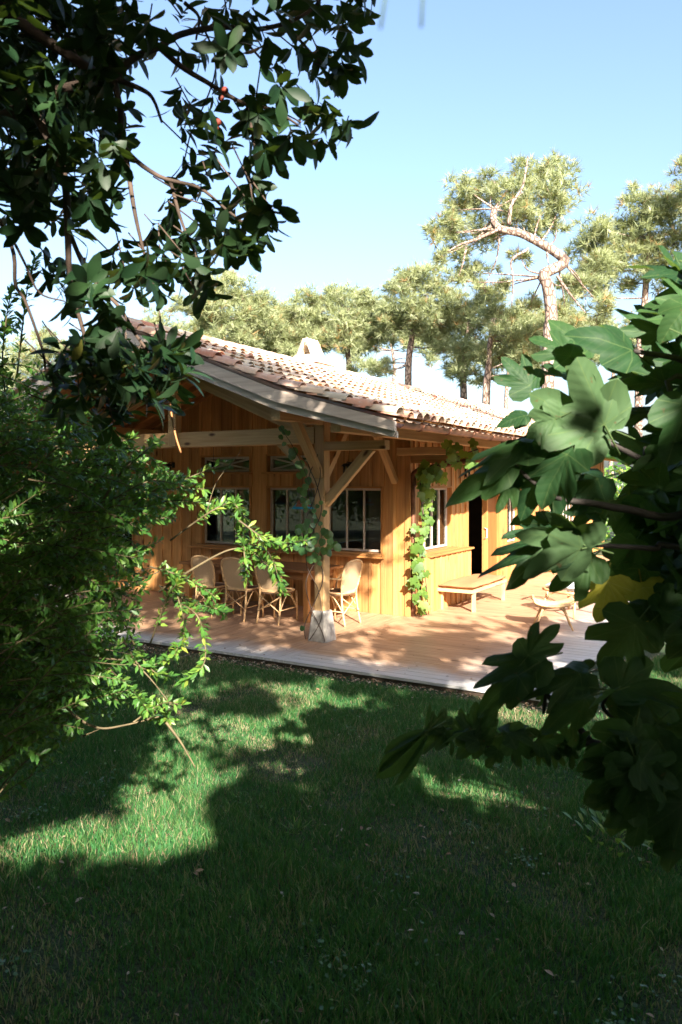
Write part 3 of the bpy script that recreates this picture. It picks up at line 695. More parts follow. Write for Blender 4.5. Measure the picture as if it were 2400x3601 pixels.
for i in range(5): beam('tabletop_plank', (-1.25, -0.36+0.18*i, 0.735), (1.25, -0.36+0.18*i, 0.735), 0.176, 0.035, 'table_wood', tb)
for x in (-1.12, 1.12):
    for y in (-0.36, 0.36): beam('leg', (x, y, 0), (x, y, 0.717), 0.075, 0.075, 'trim', tb)
for y in (-0.37, 0.37): beam('apron', (-1.08, y, 0.66), (1.08, y, 0.66), 0.025, 0.11, 'table_wood', tb)
for x in (-1.13, 1.13): beam('apron', (x, -0.32, 0.66), (x, 0.32, 0.66), 0.025, 0.11, 'table_wood', tb)

bn = empty('bench', W(-4.60, 11.97, 0), TH, 'pale wooden bench with tan cushion below the side window', 'bench')
BL, BW = 0.80, 0.30
for x in (-BW+0.03, BW-0.03):
    for y in (-BL+0.12, BL-0.10): beam('leg', (x, y, 0), (x, y, 0.30), 0.05, 0.05, 'bench_wood', bn)
for x in (-BW+0.012, BW-0.012): beam('side_rail', (x, -BL, 0.325), (x, BL, 0.325), 0.026, 0.05, 'bench_wood', bn)
for y in (-BL+0.012, BL-0.012): beam('end_rail', (-BW+0.026, y, 0.325), (BW-0.026, y, 0.325), 0.026, 0.05, 'bench_wood', bn)
for i in range(6): beam('slat', (-BW+0.03, -0.7+0.28*i, 0.325), (BW-0.03, -0.7+0.28*i, 0.325), 0.09, 0.02, 'bench_wood', bn)
def pad(name, lx, ly, h, mat, parent, loc, rot=None):
    nx, ny = 10, 18; vs = []; fs = []
    for side in (1, 0):
        for j in range(ny+1):
            for i in range(nx+1):
                x, y = -1+2*i/nx, -1+2*j/ny
                e = max(0, 1-abs(x)**7)*max(0, 1-abs(y)**9)
                z = h*(0.5+0.5*math.sqrt(e)) if side else h*0.5*(1-math.sqrt(e))
                z += (0.006*math.sin(5*x+3*y) + 0.004*math.sin(9*y)) if side else 0
                vs.append((x*lx, y*ly, z))
    M = (nx+1)*(ny+1)
    for j in range(ny):
        for i in range(nx):
            a = j*(nx+1)+i
            fs.append((a, a+1, a+nx+2, a+nx+1)); fs.append((M+a, M+a+nx+1, M+a+nx+2, M+a+1))
    o = link(name, mesh_py(name, vs, fs, True), mat, parent, loc=loc)
    if rot: o.rotation_euler = rot
    return o
pad('cushion', BW+0.005, BL-0.01, 0.075, 'cushion_tan', bn, (0, 0, 0.352))

st = empty('rattan_stool', at(1945, 2205, 10.65), TH+0.35, 'small rattan footstool with curved slatted seat and splayed legs on the terrace', 'stool'); st.location.z = 0
for x, y in ((-1, -1), (1, -1), (1, 1), (-1, 1)):
    tube('leg', [(x*0.25, y*0.19, 0), (x*0.13, y*0.11, 0.31)], [0.012, 0.017], 'rattan', st)
    tube('leg_brace', curve_pts([(x*0.20, y*0.155, 0.13), (x*0.14, y*0.10, 0.24), (x*0.05, y*0.09, 0.315)], 4), 0.009, 'rattan', st)
for k in range(7):
    y = -0.20+0.0667*k
    tube('seat_slat', curve_pts([(-0.265, y*0.86, 0.415), (-0.23, y*0.95, 0.36), (-0.08, y, 0.325), (0.08, y, 0.325), (0.20, y*0.97, 0.355), (0.28, y*0.9, 0.405)], 4), 0.019, 'rattan', st)
tube('seat_rim', curve_pts([(-0.27, -0.17, 0.42), (-0.285, 0, 0.425), (-0.27, 0.17, 0.42)], 4), 0.014, 'rattan', st)
tube('seat_rim', curve_pts([(0.285, -0.18, 0.41), (0.30, 0, 0.415), (0.285, 0.18, 0.41)], 4), 0.014, 'rattan', st)

ac = empty('lounge_chair', at(2010, 2165, 11.75), TH-0.5, 'low rattan lounge chair with pale blue cushion beside the footstool', 'chair'); ac.location.z = 0
for x, y in ((-1, -1), (1, -1), (1, 1), (-1, 1)):
    tube('leg', [(x*0.33, y*0.30, 0), (x*0.27, y*0.22, 0.34)], 0.018, 'rattan', ac)
    tube('leg_brace', curve_pts([(x*0.31, y*0.27, 0.14), (x*0.22, y*0.22, 0.28), (x*0.10, y*0.24, 0.34)], 4), 0.010, 'rattan', ac)
tube('seat_rim', curve_pts([(-0.31, -0.28, 0.37), (0.0, -0.32, 0.36), (0.31, -0.28, 0.37), (0.33, 0.0, 0.37), (0.30, 0.28, 0.38), (0, 0.3, 0.38), (-0.30, 0.28, 0.38), (-0.33, 0, 0.37), (-0.31, -0.28, 0.37)], 4), 0.022, 'rattan', ac)
for k in range(9):
    an = math.radians(10+20*k); tube('back_spindle', curve_pts([(0.29*math.cos(an), 0.05+0.22*math.sin(an), 0.38), (0.34*math.cos(an), 0.05+0.30*math.sin(an), 0.58), (0.36*math.cos(an), 0.06+0.36*math.sin(an), 0.60+0.16*math.sin(an))], 3), 0.010, 'rattan', ac)
tube('back_rail', [(0.37*math.cos(math.radians(a)), 0.06+0.37*math.sin(math.radians(a)), 0.60+0.17*math.sin(math.radians(a))) for a in range(-15, 200, 12)], 0.02, 'rattan', ac)
pad('cushion', 0.28, 0.26, 0.10, 'cushion_pale', ac, (0, -0.01, 0.385)); pad('back_cushion', 0.24, 0.20, 0.09, 'cushion_pale', ac, (0, 0.16, 0.50), (math.radians(62), 0, 0))

def lantern(name, u, v, z, facing, label):
    o = empty(name, W(u, v, z), TH + facing, label, 'lantern', 'small iron lanterns on the house walls')
    link('wall_plate', box_mesh(0.06, 0.012, 0.10), 'iron', o, loc=(0, -0.006, 0))
    tube('arm', [(0, -0.01, 0.02), (0, -0.10, 0.05), (0, -0.13, 0.02)], 0.008, 'iron', o)
    vs = [(math.cos(2*math.pi*k/10)*r_, -0.13+math.sin(2*math.pi*k/10)*r_, z_) for r_, z_ in ((0.085, -0.02), (0.05, 0.02), (0.015, 0.03)) for k in range(10)]
    fs = [tuple(range(9, -1, -1)), tuple(range(20, 30))]+[(r_*10+k, r_*10+(k+1) % 10, r_*10+10+(k+1) % 10, r_*10+10+k) for r_ in (0, 1) for k in range(10)]
    link('lantern_cap', mesh_py('lantern_cap', vs, fs), 'iron', o)
    for k in range(4):
        a = math.pi/4+math.pi/2*k; tube('cage_bar', [(math.cos(a)*0.05, -0.13+math.sin(a)*0.05, -0.02), (math.cos(a)*0.045, -0.13+math.sin(a)*0.045, -0.17)], 0.005, 'iron', o, 4)
    tube('glass_jar', [(0, -0.13, -0.02), (0, -0.13, -0.165)], 0.042, 'glass', o, 8)
    tube('base_ring', [(0, -0.13, -0.17), (0, -0.13, -0.185)], 0.052, 'iron', o, 10)
lantern('wall_lantern', -9.72, V0-0.06, 2.32, 0, 'small iron lantern on the gable wall left of the crossed transom windows')
lantern('wall_lantern', -6.02, V0-0.06, 2.28, 0, 'small iron lantern on the gable wall above the right window, beside the brace')
lantern('wall_lantern', UR+0.04, 12.45, 2.28, math.radians(90), 'small iron lantern on the side wall between downpipe and door')

def lampshade(name, px, py, v, label):
    t = (px-CX)/F; Y = v/(CU+(-SU)*t); p = at(px, py, Y)
    o = empty(name, p, 0, label, 'lampshade', 'woven lampshades over the table')
    N = 20; R0, R1, h = 0.17, 0.03, 0.17
    vs = [(math.cos(2*math.pi*k/N)*r_, math.sin(2*math.pi*k/N)*r_, z_) for r_, z_ in ((R0, 0), (R0*0.82, 0.035), (R1, h), (R1*0.8, h), (R0*0.95, 0.004)) for k in range(N)]
    fs = [(r_*N+k, r_*N+(k+1) % N, r_*N+N+(k+1) % N, r_*N+N+k) for r_ in range(4) for k in range(N)]
    link('shade', mesh_py('shade', vs, fs, True), 'shade_weave', o)
    tube('cord', [(0, 0, h), (0, 0, 2.6-p.z)], 0.004, 'iron', o, 4); tube('bulb_holder', [(0, 0, h-0.09), (0, 0, h)], 0.018, 'iron', o, 8)
    return o
lampshade('hanging_lampshade', 1066, 1789, 9.55, 'blue and red woven lampshade hanging just left of the stone-footed post')
lampshade('hanging_lampshade', 752, 1784, 9.55, 'blue and red woven lampshade behind the shrub, left one over the table')
pt = empty('plant_pot', W(-4.75, 17.2, 0), TH, 'squat ochre pot on the terrace against the far side wall', 'pot')
link('bowl', mesh_py('bowl', [(math.cos(2*math.pi*k/14)*r_, math.sin(2*math.pi*k/14)*r_, z_) for r_, z_ in ((0.12, 0), (0.21, 0.12), (0.20, 0.24), (0.17, 0.25), (0.16, 0.18)) for k in range(14)],
     [tuple(range(13, -1, -1))]+[(r_*14+k, r_*14+(k+1) % 14, r_*14+14+(k+1) % 14, r_*14+14+k) for r_ in range(4) for k in range(14)]+[tuple(range(56, 70))], True), 'pot', pt)
# ------------------------------------------------------------------ vegetation helpers
def rot_from(yd, nd):
    """arrays Nx3: leaf axis and rough normal -> Nx3x3 with columns x,y,z"""
    y = yd/np.linalg.norm(yd, axis=1, keepdims=True)
    z = nd - y*np.sum(nd*y, axis=1, keepdims=True); z /= np.maximum(np.linalg.norm(z, axis=1, keepdims=True), 1e-6)
    x = np.cross(y, z); return np.stack([x, y, z], axis=2)
def leaf_template(width, segs=4, fold=0.12, droop=0.18, pet=0.1):
    """oval leaf of length 1 along +y from the origin, with a folded midrib"""
    prof = {2: [(0.52, 1.0)], 3: [(0.3, 0.82), (0.68, 0.92)], 4: [(0.2, 0.6), (0.52, 1.0), (0.82, 0.72)], 5: [(0.14, 0.46), (0.38, 0.88), (0.64, 1.0), (0.86, 0.66)]}[segs]
    vs = [(0, 0, 0)]; fs = []
    for t, k in prof:
        w = width*k/2; z = -droop*t*t
        vs += [(-w, pet+(1-pet)*t, z+fold*w*2), (0, pet+(1-pet)*t, z), (w, pet+(1-pet)*t, z+fold*w*2)]
    vs.append((0, 1, -droop))
    fs += [(0, 2, 1), (0, 3, 2)]
    for i in range(len(prof)-1):
        a, b_ = 1+3*i, 4+3*i
        fs += [(a, a+1, b_+1), (a, b_+1, b_), (a+1, a+2, b_+2), (a+1, b_+2, b_+1)]
    e = len(vs)-1; a = e-3; fs += [(a, a+1, e), (a+1, a+2, e)]
    return np.array(vs, float), np.array(fs, int)
def project(P):
    Y = np.maximum(P[:, 1], 0.05); return CX + P[:, 0]/Y*F, HZ - (P[:, 2]-EYE)/Y*F
def foliage(parent, base, tmpl, pos, yd, nd, size, mat, n_parts, pname='leaf', mass='foliage', rnd=None, nvar=8, smooth=True, tmass=None):
    """leaves at pos: the n_parts that show largest as objects of their own, the rest as one mass"""
    TVv, TFf = tmpl; N = len(pos); R = rot_from(yd, nd); rnd = RNG.random(N) if rnd is None else rnd
    px, py = project(pos); inside = (pos[:, 1] > 0.2) & (px > 0) & (px < 2400) & (py > 0) & (py < 3601)
    face = np.abs(np.sum(R[:, :, 2]*(pos-np.array([0, 0, EYE])), axis=1))/np.linalg.norm(pos-np.array([0, 0, EYE]), axis=1)
    score = np.where(inside, size/np.maximum(pos[:, 1], 0.1)*(0.3+face), -1)
    order = np.argsort(-score); k = min(n_parts, int((score > 0).sum())); sel, rest_ = order[:k], order[k:]
    base = np.array(base)
    if k:
        vm = [mesh_np(pname, TVv, TFf, {'rnd': np.full(len(TVv), (i+0.5)/nvar)}, smooth) for i in range(nvar)]
        for m_ in vm: m_.materials.append(MATS[mat])
        for i in sel:
            M = Matrix(R[i].tolist()).to_4x4() @ Matrix.Scale(float(size[i]), 4); M.translation = Vector(pos[i]-base)
            link(pname, vm[min(nvar-1, int(rnd[i]*nvar))], None, parent, mtx=M)
    if len(rest_):
        TVv, TFf = tmass or tmpl
        V = np.einsum('nij,vj->nvi', R[rest_], TVv)*size[rest_][:, None, None] + (pos[rest_]-base)[:, None, :]
        Fx = TFf[None] + (np.arange(len(rest_))*len(TVv))[:, None, None]
        me = mesh_np(mass, V.reshape(-1, 3), Fx.reshape(-1, 3), {'rnd': np.repeat(rnd[rest_], len(TVv))}, smooth)
        tag(link(mass, me, mat, parent), kind='stuff')
def unit(n): 
    v_ = RNG.normal(size=(n, 3)); return v_/np.linalg.norm(v_, axis=1, keepdims=True)
def landing(P, z=GZ):
    """where the sunray through each point meets the ground"""
    k = (P[:, 2]-z)/SUN.z; return P[:, 0]-SUN.x*k, P[:, 1]-SUN.y*k

# openings cut in the foliage behind the camera to place sun patches: centre and half-axes on the lawn and terrace, metres
def gpx(px, py, z=GZ):
    Y = (EYE-z)*F/(py-HZ); return (px-CX)/F*Y, Y
GAPS = []
for px, py, rx, ry in ((330, 2940, 0.72, 0.36), (170, 2990, 0.50, 0.20), (640, 2830, 0.36, 0.26), (930, 2560, 0.42, 0.42), (800, 2600, 0.3, 0.2), (1500, 2750, 0.30, 0.22), (1680, 2830, 0.26, 0.15), (1420, 2690, 0.22, 0.18),
                       (1180, 2460, 0.35, 0.22), (1000, 2440, 0.22, 0.15), (1950, 2510, 0.7, 0.25), (2200, 2500, 0.5, 0.2), (560, 2440, 0.35, 0.25), (1290, 2570, 0.2, 0.15), (700, 2660, 0.25, 0.12),
                       (2300, 2260, 0.6, 0.8), (1700, 2440, 0.25, 0.2), (1255, 2480, 0.38, 0.22), (1440, 2515, 0.32, 0.18), (1560, 2750, 0.46, 0.20), (1770, 2800, 0.36, 0.15), (1910, 2880, 0.22, 0.10), (1640, 2410, 0.5, 0.16), (1836, 2500, 0.5, 0.22),
                       (735, 2750, 0.32, 0.16), (612, 2420, 0.4, 0.22), (860, 2400, 0.35, 0.14), (1090, 2660, 0.14, 0.10), (1350, 2640, 0.2, 0.1), (1150, 2400, 0.34, 0.14), (1400, 2425, 0.32, 0.12), (2100, 2620, 0.25, 0.12), (980, 2540, 0.42, 0.3), (1230, 2580, 0.16, 0.1), (1650, 2620, 0.14, 0.08), (1000, 2780, 0.1, 0.07), (450, 2640, 0.2, 0.1), (130, 2800, 0.16, 0.1), (1700, 2660, 0.2, 0.1), (1500, 2600, 0.2, 0.1), (1850, 2700, 0.2, 0.1), (2000, 2760, 0.16, 0.08), (1620, 2520, 0.2, 0.12), (900, 2680, 0.2, 0.1)):
    x, y = gpx(px, py); GAPS.append((x, y, rx, ry, 0.99))
for px, py, rx, ry in ((1300, 2180, 0.75, 0.35), (1480, 2215, 0.5, 0.22), (1690, 2145, 0.7, 0.25), (1720, 2240, 0.45, 0.16), (1400, 2120, 0.9, 0.45), (1950, 2170, 0.8, 0.5), (1560, 2060, 1.2, 0.8), (900, 2280, 0.5, 0.12), (620, 2250, 0.5, 0.12)):
    x, y = gpx(px, py, 0.0); k = -GZ/SUN.z; GAPS.append((x-SUN.x*k, y-SUN.y*k, rx, ry, 0.96))
# openings cut to put sun on the fig leaves and on the tips of the shrub
for px, py, Y, rx, ry in ((2040, 1390, 1.9, 0.2, 0.4), (1900, 1440, 1.9, 0.15, 0.3), (2150, 1200, 1.9, 0.15, 0.25), (1930, 1890, 1.8, 0.14, 0.24), (1830, 1990, 1.8, 0.10, 0.16), (2280, 1560, 1.9, 0.10, 0.22), (2330, 950, 1.9, 0.15, 0.2), (1780, 1620, 1.9, 0.07, 0.12), (2150, 2100, 1.8, 0.1, 0.15),
                          (640, 1720, 3.0, 0.32, 0.5), (860, 1880, 3.1, 0.35, 0.5), (950, 2000, 3.1, 0.3, 0.5), (600, 2050, 2.9, 0.3, 0.6), (640, 2300, 2.9, 0.26, 0.6), (560, 2530, 2.9, 0.32, 0.35), (470, 1750, 3.2, 0.28, 0.45), (430, 2400, 2.9, 0.16, 0.25), (330, 1480, 3.2, 0.1, 0.2)):
    p = at(px, py, Y); k = (p.z-GZ)/SUN.z; GAPS.append((p.x-SUN.x*k, p.y-SUN.y*k, rx, ry, 0.93))
def keep_shade(P):
    """True where a leaf of the trees behind the camera stays: not in an opening, not in the way of the roof's sun"""
    x, y = landing(P); n1 = 0.35*np.sin(3.1*x+1.3*y)+0.3*np.sin(5.3*y-2.2*x+1.0)+0.25*np.sin(9.1*x+0.5+7.3*y)
    ok = np.ones(len(P), bool)
    for gx, gy, rx, ry, pr in GAPS:
        d = ((x-gx)/rx)**2 + ((y-gy)/ry)**2
        ok &= ~((d < 1+0.55*n1) & (RNG.random(len(P)) < pr))
    dap = 0.5*np.sin(2.3*x+1.1*y+0.4)*np.sin(1.9*y-1.2*x)+0.45*np.sin(4.7*x-2.9*y+2.0)*np.sin(4.1*y+1.7*x+0.8)+0.42*np.sin(8.3*x+3.7*y)*np.sin(7.1*y-4.9*x+1.5)+0.35*np.sin(14.3*x-6.7*y+1.0)*np.sin(12.1*y+5.9*x+0.5)
    thr = np.interp(y, [4.2, 5.3, 6.0, 8.0, 9.5, 12], [9, 0.45, 0.02, -0.08, 0.0, 0.0])
    thr = np.where((y > 8.4) & (x < -0.2), 0.38, thr)
    ok &= RNG.random(len(P)) > 0.97*np.clip((dap-thr)/0.30+0.35, 0, 1)
    ok &= ~((y > 11.2) & (x > np.where(y > 12.6, 0.45, -0.35)+0.35*n1) & (RNG.random(len(P)) < 0.98))      # the right of the roof and the house corner stand in the sun
    ok &= ~((y > 12) & (dap > 0.5) & (RNG.random(len(P)) < 0.9)) & (y < 19.5)
    return ok
def in_view(P, pad_=0.0):
    px, py = project(P); return (P[:, 1] > 0.15) & (px > -pad_) & (px < 2400+pad_) & (py > -pad_) & (py < 3601+pad_)

ARB = leaf_template(0.38, 5, 0.10, 0.2)
SHR = leaf_template(0.32, 4, 0.12, 0.14)
def branch_mesh(lst, n=6): return tubes_mesh('branch', lst, n)

# ------------------------------------------------------------------ strawberry tree overhead, left
tr = empty('strawberry_tree', (-2.5, -0.6, GZ), 0, 'dark glossy-leaved tree overhanging the upper left corner', 'tree')
tb0 = np.array([-2.5, -0.6, GZ])
def toL(p, b_): return Vector(p) - Vector(b_)
tube('trunk', [toL(p, tb0) for p in curve_pts([(-2.5, -0.6, GZ), (-2.35, -0.5, 0.9), (-2.3, -0.2, 1.9), (-1.95, 0.4, 2.9), (-1.7, 0.9, 3.6)], 5)], [0.14-0.0035*i for i in range(21)], 'bark', tr, 9)
limbs = [
    ([at(-500, 700, 1.6), at(-100, 470, 1.9), at(180, 330, 2.05), at(330, 290, 2.1), at(400, 275, 2.1), at(470, 205, 2.1), at(560, 165, 2.12), at(640, 120, 2.15), at(780, 95, 2.2), at(890, 105, 2.2), at(1010, 80, 2.2), at(1100, 30, 2.2), at(1150, -40, 2.2)], 0.017, 0.004),
    ([at(400, 275, 2.1), at(500, 315, 2.1), at(540, 350, 2.1), at(570, 430, 2.1)], 0.008, 0.004),
    ([at(560, 165, 2.12), at(640, 235, 2.15), at(730, 290, 2.15), at(860, 365, 2.15), at(960, 385, 2.15), at(1050, 440, 2.15)], 0.009, 0.003),
    ([at(870, 370, 2.15), at(885, 450, 2.15), at(900, 560, 2.15)], 0.006, 0.003),
    ([at(400, 275, 2.1), at(425, 390, 2.1), at(440, 520, 2.15), at(560, 620, 2.15), at(700, 660, 2.2), at(800, 740, 2.2), at(880, 800, 2.2)], 0.010, 0.003),
    ([at(100, 350, 2.0), at(220, 600, 2.05), at(238, 800, 2.1), at(248, 1000, 2.1), at(290, 1150, 2.15), at(330, 1320, 2.15)], 0.013, 0.004),
    ([at(238, 800, 2.1), at(310, 960, 2.2), at(420, 1080, 2.2), at(480, 1180, 2.2), at(560, 1280, 2.2), at(610, 1330, 2.2)], 0.008, 0.003),
    ([at(-80, 640, 2.0), at(40, 860, 2.0), at(55, 1000, 2.05), at(90, 1060, 2.05), at(150, 1230, 2.1), at(160, 1300, 2.1)], 0.006, 0.003),
    ([at(55, 860, 2.0), at(90, 930, 2.0), at(140, 1030, 2.05), at(230, 1060, 2.1)], 0.004, 0.002),
    ([at(440, 520, 2.15), at(470, 720, 2.1), at(500, 860, 2.1), at(540, 1000, 2.1)], 0.008, 0.003),
    ([at(600, 640, 2.2), at(640, 780, 2.2), at(690, 900, 2.2), at(700, 960, 2.2)], 0.006, 0.002),
    ([at(650, 10, 2.2), at(700, 60, 2.2), at(690, 140, 2.2)], 0.006, 0.003),
    ([at(820, 95, 2.2), at(930, 220, 2.2), at(960, 250, 2.2)], 0.004, 0.002),
    ([at(1010, 90, 2.2), at(1100, 190, 2.2), at(1150, 230, 2.2)], 0.005, 0.002),
    ([at(700, 60, 2.2), at(760, 240, 2.3), at(670, 480, 2.3)], 0.004, 0.002),
    ([at(-300, -200, 1.9), at(0, 30, 2.0), at(160, 140, 2.05), at(330, 250, 2.1)], 0.018, 0.012),
]
for pts, r0, r1 in limbs:
    cp = curve_pts(pts, 5); tube('branch', [toL(p, tb0) for p in cp], [r0+(r1-r0)*i/(len(cp)-1) for i in range(len(cp))], 'bark', tr, 6)
ros = [(640, 60), (720, 20), (800, 50), (880, 60), (960, 40), (1040, 30), (1120, 20), (1200, 10), (1270, 25), (1150, 90), (1215, 80), (1080, 110), (1120, 180), (1185, 190), (1230, 170), (1100, 260), (1150, 240), (1200, 250),
       (780, 140), (840, 130), (930, 130), (700, 170), (640, 180), (800, 180), (960, 230), (1000, 260), (1050, 180), (985, 300), (1100, 360), (1080, 400), (1140, 380), (1180, 420), (1220, 430), (1120, 460), (1060, 430), (1090, 500), (1030, 480), (1150, 490),
       (900, 350), (910, 400), (870, 430), (880, 490), (930, 520), (960, 560), (980, 470), (640, 330), (670, 370), (610, 380), (650, 450), (700, 440), (760, 330), (740, 400), (690, 540), (740, 500), (750, 560), (790, 520), (730, 620), (680, 600), (650, 560),
       (870, 590), (880, 640), (920, 680), (890, 720), (930, 760), (960, 740), (890, 800), (940, 820), (870, 850), (820, 830), (770, 760), (720, 720), (680, 690), (640, 680), (600, 720), (700, 790), (760, 830), (800, 880), (840, 800), (690, 850), (640, 830), (860, 690), (830, 730),
       (650, 900), (690, 930), (720, 960), (730, 1010), (690, 1030), (660, 1000), (560, 830), (580, 880), (520, 900), (480, 930), (440, 950), (500, 970), (550, 930), (470, 1000), (400, 900), (380, 960), (540, 790), (440, 860), (600, 960), (560, 1010),
       (180, 930), (160, 960), (210, 990), (230, 1040), (260, 1070), (300, 1020), (290, 960), (330, 1060), (360, 1100), (400, 1110), (320, 1000), (240, 960), (350, 1000), (380, 1060),
       (300, 1190), (350, 1180), (370, 1220), (400, 1240), (440, 1260), (330, 1250), (280, 1270), (240, 1300), (210, 1310), (180, 1330), (230, 1350), (290, 1340), (340, 1330), (390, 1310), (430, 1340), (470, 1310), (500, 1280), (540, 1270), (590, 1250), (620, 1230), (640, 1270), (660, 1300), (600, 1310), (620, 1350), (560, 1340), (520, 1370), (470, 1390), (420, 1400), (370, 1390), (320, 1390), (280, 1410), (360, 1450), (420, 1450), (460, 1430), (530, 1420), (570, 1400), (400, 1490), (340, 1480), (200, 1390), (600, 1390), (480, 1240), (170, 1290), (250, 1240), (410, 1190)]
for _ in range(120):
    x = random.uniform(-60, 560); y = random.uniform(-40, 800)
    if x < 560-0.32*max(0, y-150) and not (440 < x < 560 and 180 < y < 400): ros.append((x, y))
for _ in range(120): ros.append((random.uniform(-60, 400), random.uniform(-40, 700)))
for _ in range(26): ros.append((random.uniform(200, 620), random.uniform(1200, 1440)))
n_in = len(ros); far_ros = [(random.uniform(-1000, -60), random.uniform(-600, 1250)) for _ in range(240)] + [(random.uniform(-700, 1350), random.uniform(-800, -45)) for _ in range(230)]
fk = keep_shade(np.array([np.array(at(x, y, 2.2)) for x, y in far_ros])); ros += [r_ for r_, k_ in zip(far_ros, fk) if k_]
P, YD, ND, SZ = [], [], [], []
for px, py in ros:
    Y = random.uniform(1.9, 2.55) if 0 < px and 0 < py else random.uniform(1.7, 2.9); c = np.array(at(px, py, Y)); ax = np.array([random.uniform(-0.2, 0.6), random.uniform(-0.3, 0.3), random.uniform(-0.9, 0.5)]); ax /= np.linalg.norm(ax)
    e1 = np.cross(ax, unit(1)[0]); e1 /= np.linalg.norm(e1); e2 = np.cross(ax, e1); n = random.randint(6, 9)
    for k in range(n):
        an = 2.4*k; rad = e1*math.cos(an)+e2*math.sin(an); y = rad*random.uniform(0.5, 1.0)+ax*random.uniform(0.15, 0.9)+np.array([0, 0, -0.15])
        P.append(c+ax*random.uniform(-0.03, 0.02)); YD.append(y); ND.append(ax-rad*0.6+0.25*unit(1)[0]+np.array([0, -0.1, 0.35])); SZ.append(random.choice((0.7, 0.9, 1.0, 1.0, 1.15))*random.uniform(0.062, 0.088))
P, YD, ND, SZ = map(np.array, (P, YD, ND, SZ))
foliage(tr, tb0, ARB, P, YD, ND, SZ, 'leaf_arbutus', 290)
twl = []
for px, py in ros[:n_in:2]:
    a = at(px, py, 2.2); twl.append(([toL(a, tb0), toL(a+Vector((random.uniform(-0.10, 0.02), random.uniform(-0.03, 0.03), random.uniform(0.02, 0.12))), tb0)], 0.0022))
tag(link('twigs', tubes_mesh('twigs', twl, 4), 'bark', tr), kind='stuff')
for px, py, r_ in ((792, 318, 0.010), (778, 345, 0.009), (768, 430, 0.010), (762, 452, 0.007)):
    c = toL(at(px, py, 2.1), tb0); vs = [(c.x+r_*math.sin(a)*math.cos(b_), c.y+r_*math.sin(a)*math.sin(b_), c.z+r_*math.cos(a)) for a in [math.pi*i/6 for i in range(7)] for b_ in [2*math.pi*k/8 for k in range(8)]]
    link('fruit', mesh_py('fruit', vs, [(i*8+k, i*8+(k+1) % 8, i*8+8+(k+1) % 8, i*8+8+k) for i in range(6) for k in range(8)], True), 'fruit', tr)
# unseen crown over and behind the camera, added to dim and dapple the lawn
def shade_crown(root, base, blobs, dens, size, tmpl, mat, rnd_hi=0.9, carve=True):
    PP = []
    for (x, y, z, rx, ry, rz) in blobs:
        n = int(dens*rx*ry*rz*4.2); q = unit(n)*(RNG.random((n, 1))**0.4); PP.append(np.array([x, y, z])+q*np.array([rx, ry, rz]))
    PP = np.concatenate(PP); PP = PP[PP[:, 2] > 0.3]; PP = PP[keep_shade(PP)] if carve else PP
    PP = PP[~in_view(PP, 200)]; PP = PP[np.linalg.norm(PP-np.array([0, 0, EYE]), axis=1) > 0.7]
    n = len(PP); foliage(root, base, tmpl, PP, unit(n)+np.array([0, 0, -0.4]), unit(n)*0.7+np.array([0, 0, 1.0]), RNG.uniform(size*0.75, size*1.3, n), mat, 0, mass='crown', rnd=RNG.random(n)*rnd_hi)
shade_crown(tr, tb0, [(-2.3, -0.6, 4.4, 1.8, 1.8, 1.2), (-0.6, -0.8, 4.9, 1.7, 1.6, 1.0), (-3.2, -2.2, 3.4, 1.8, 1.8, 1.6), (-1.2, -2.6, 4.0, 1.8, 1.5, 1.6), (-1.6, -0.2, 3.5, 1.4, 0.9, 0.9), (0.4, -1.2, 4.6, 1.4, 1.3, 1.0), (-4.3, 0.2, 3.6, 1.5, 1.6, 1.5), (-1.6, 2.0, 5.9, 2.2, 1.6, 0.9), (-3.6, 2.6, 6.3, 2.0, 1.8, 1.1), (0.9, 1.5, 5.7, 1.7, 1.5, 0.8), (-0.3, 3.4, 7.0, 2.0, 1.4, 0.9), (-2.6, 4.6, 7.6, 2.2, 1.5, 0.9), (1.6, 0.2, 4.3, 1.9, 1.5, 0.8), (3.2, 0.6, 4.2, 1.7, 1.6, 1.0), (0.0, 0.1, 4.4, 1.6, 1.3, 0.7), (2.2, -1.6, 4.0, 1.8, 1.5, 1.2), (-2.4, 1.0, 4.6, 1.8, 1.2, 0.8), (0.7, 2.2, 6.6, 1.7, 1.2, 0.9), (-0.8, 2.6, 7.6, 1.9, 1.2, 0.9), (1.9, 1.2, 6.4, 1.3, 1.2, 0.8)], 520, 0.13, leaf_template(0.58, 2, 0.1, 0.15), 'leaf_arbutus')

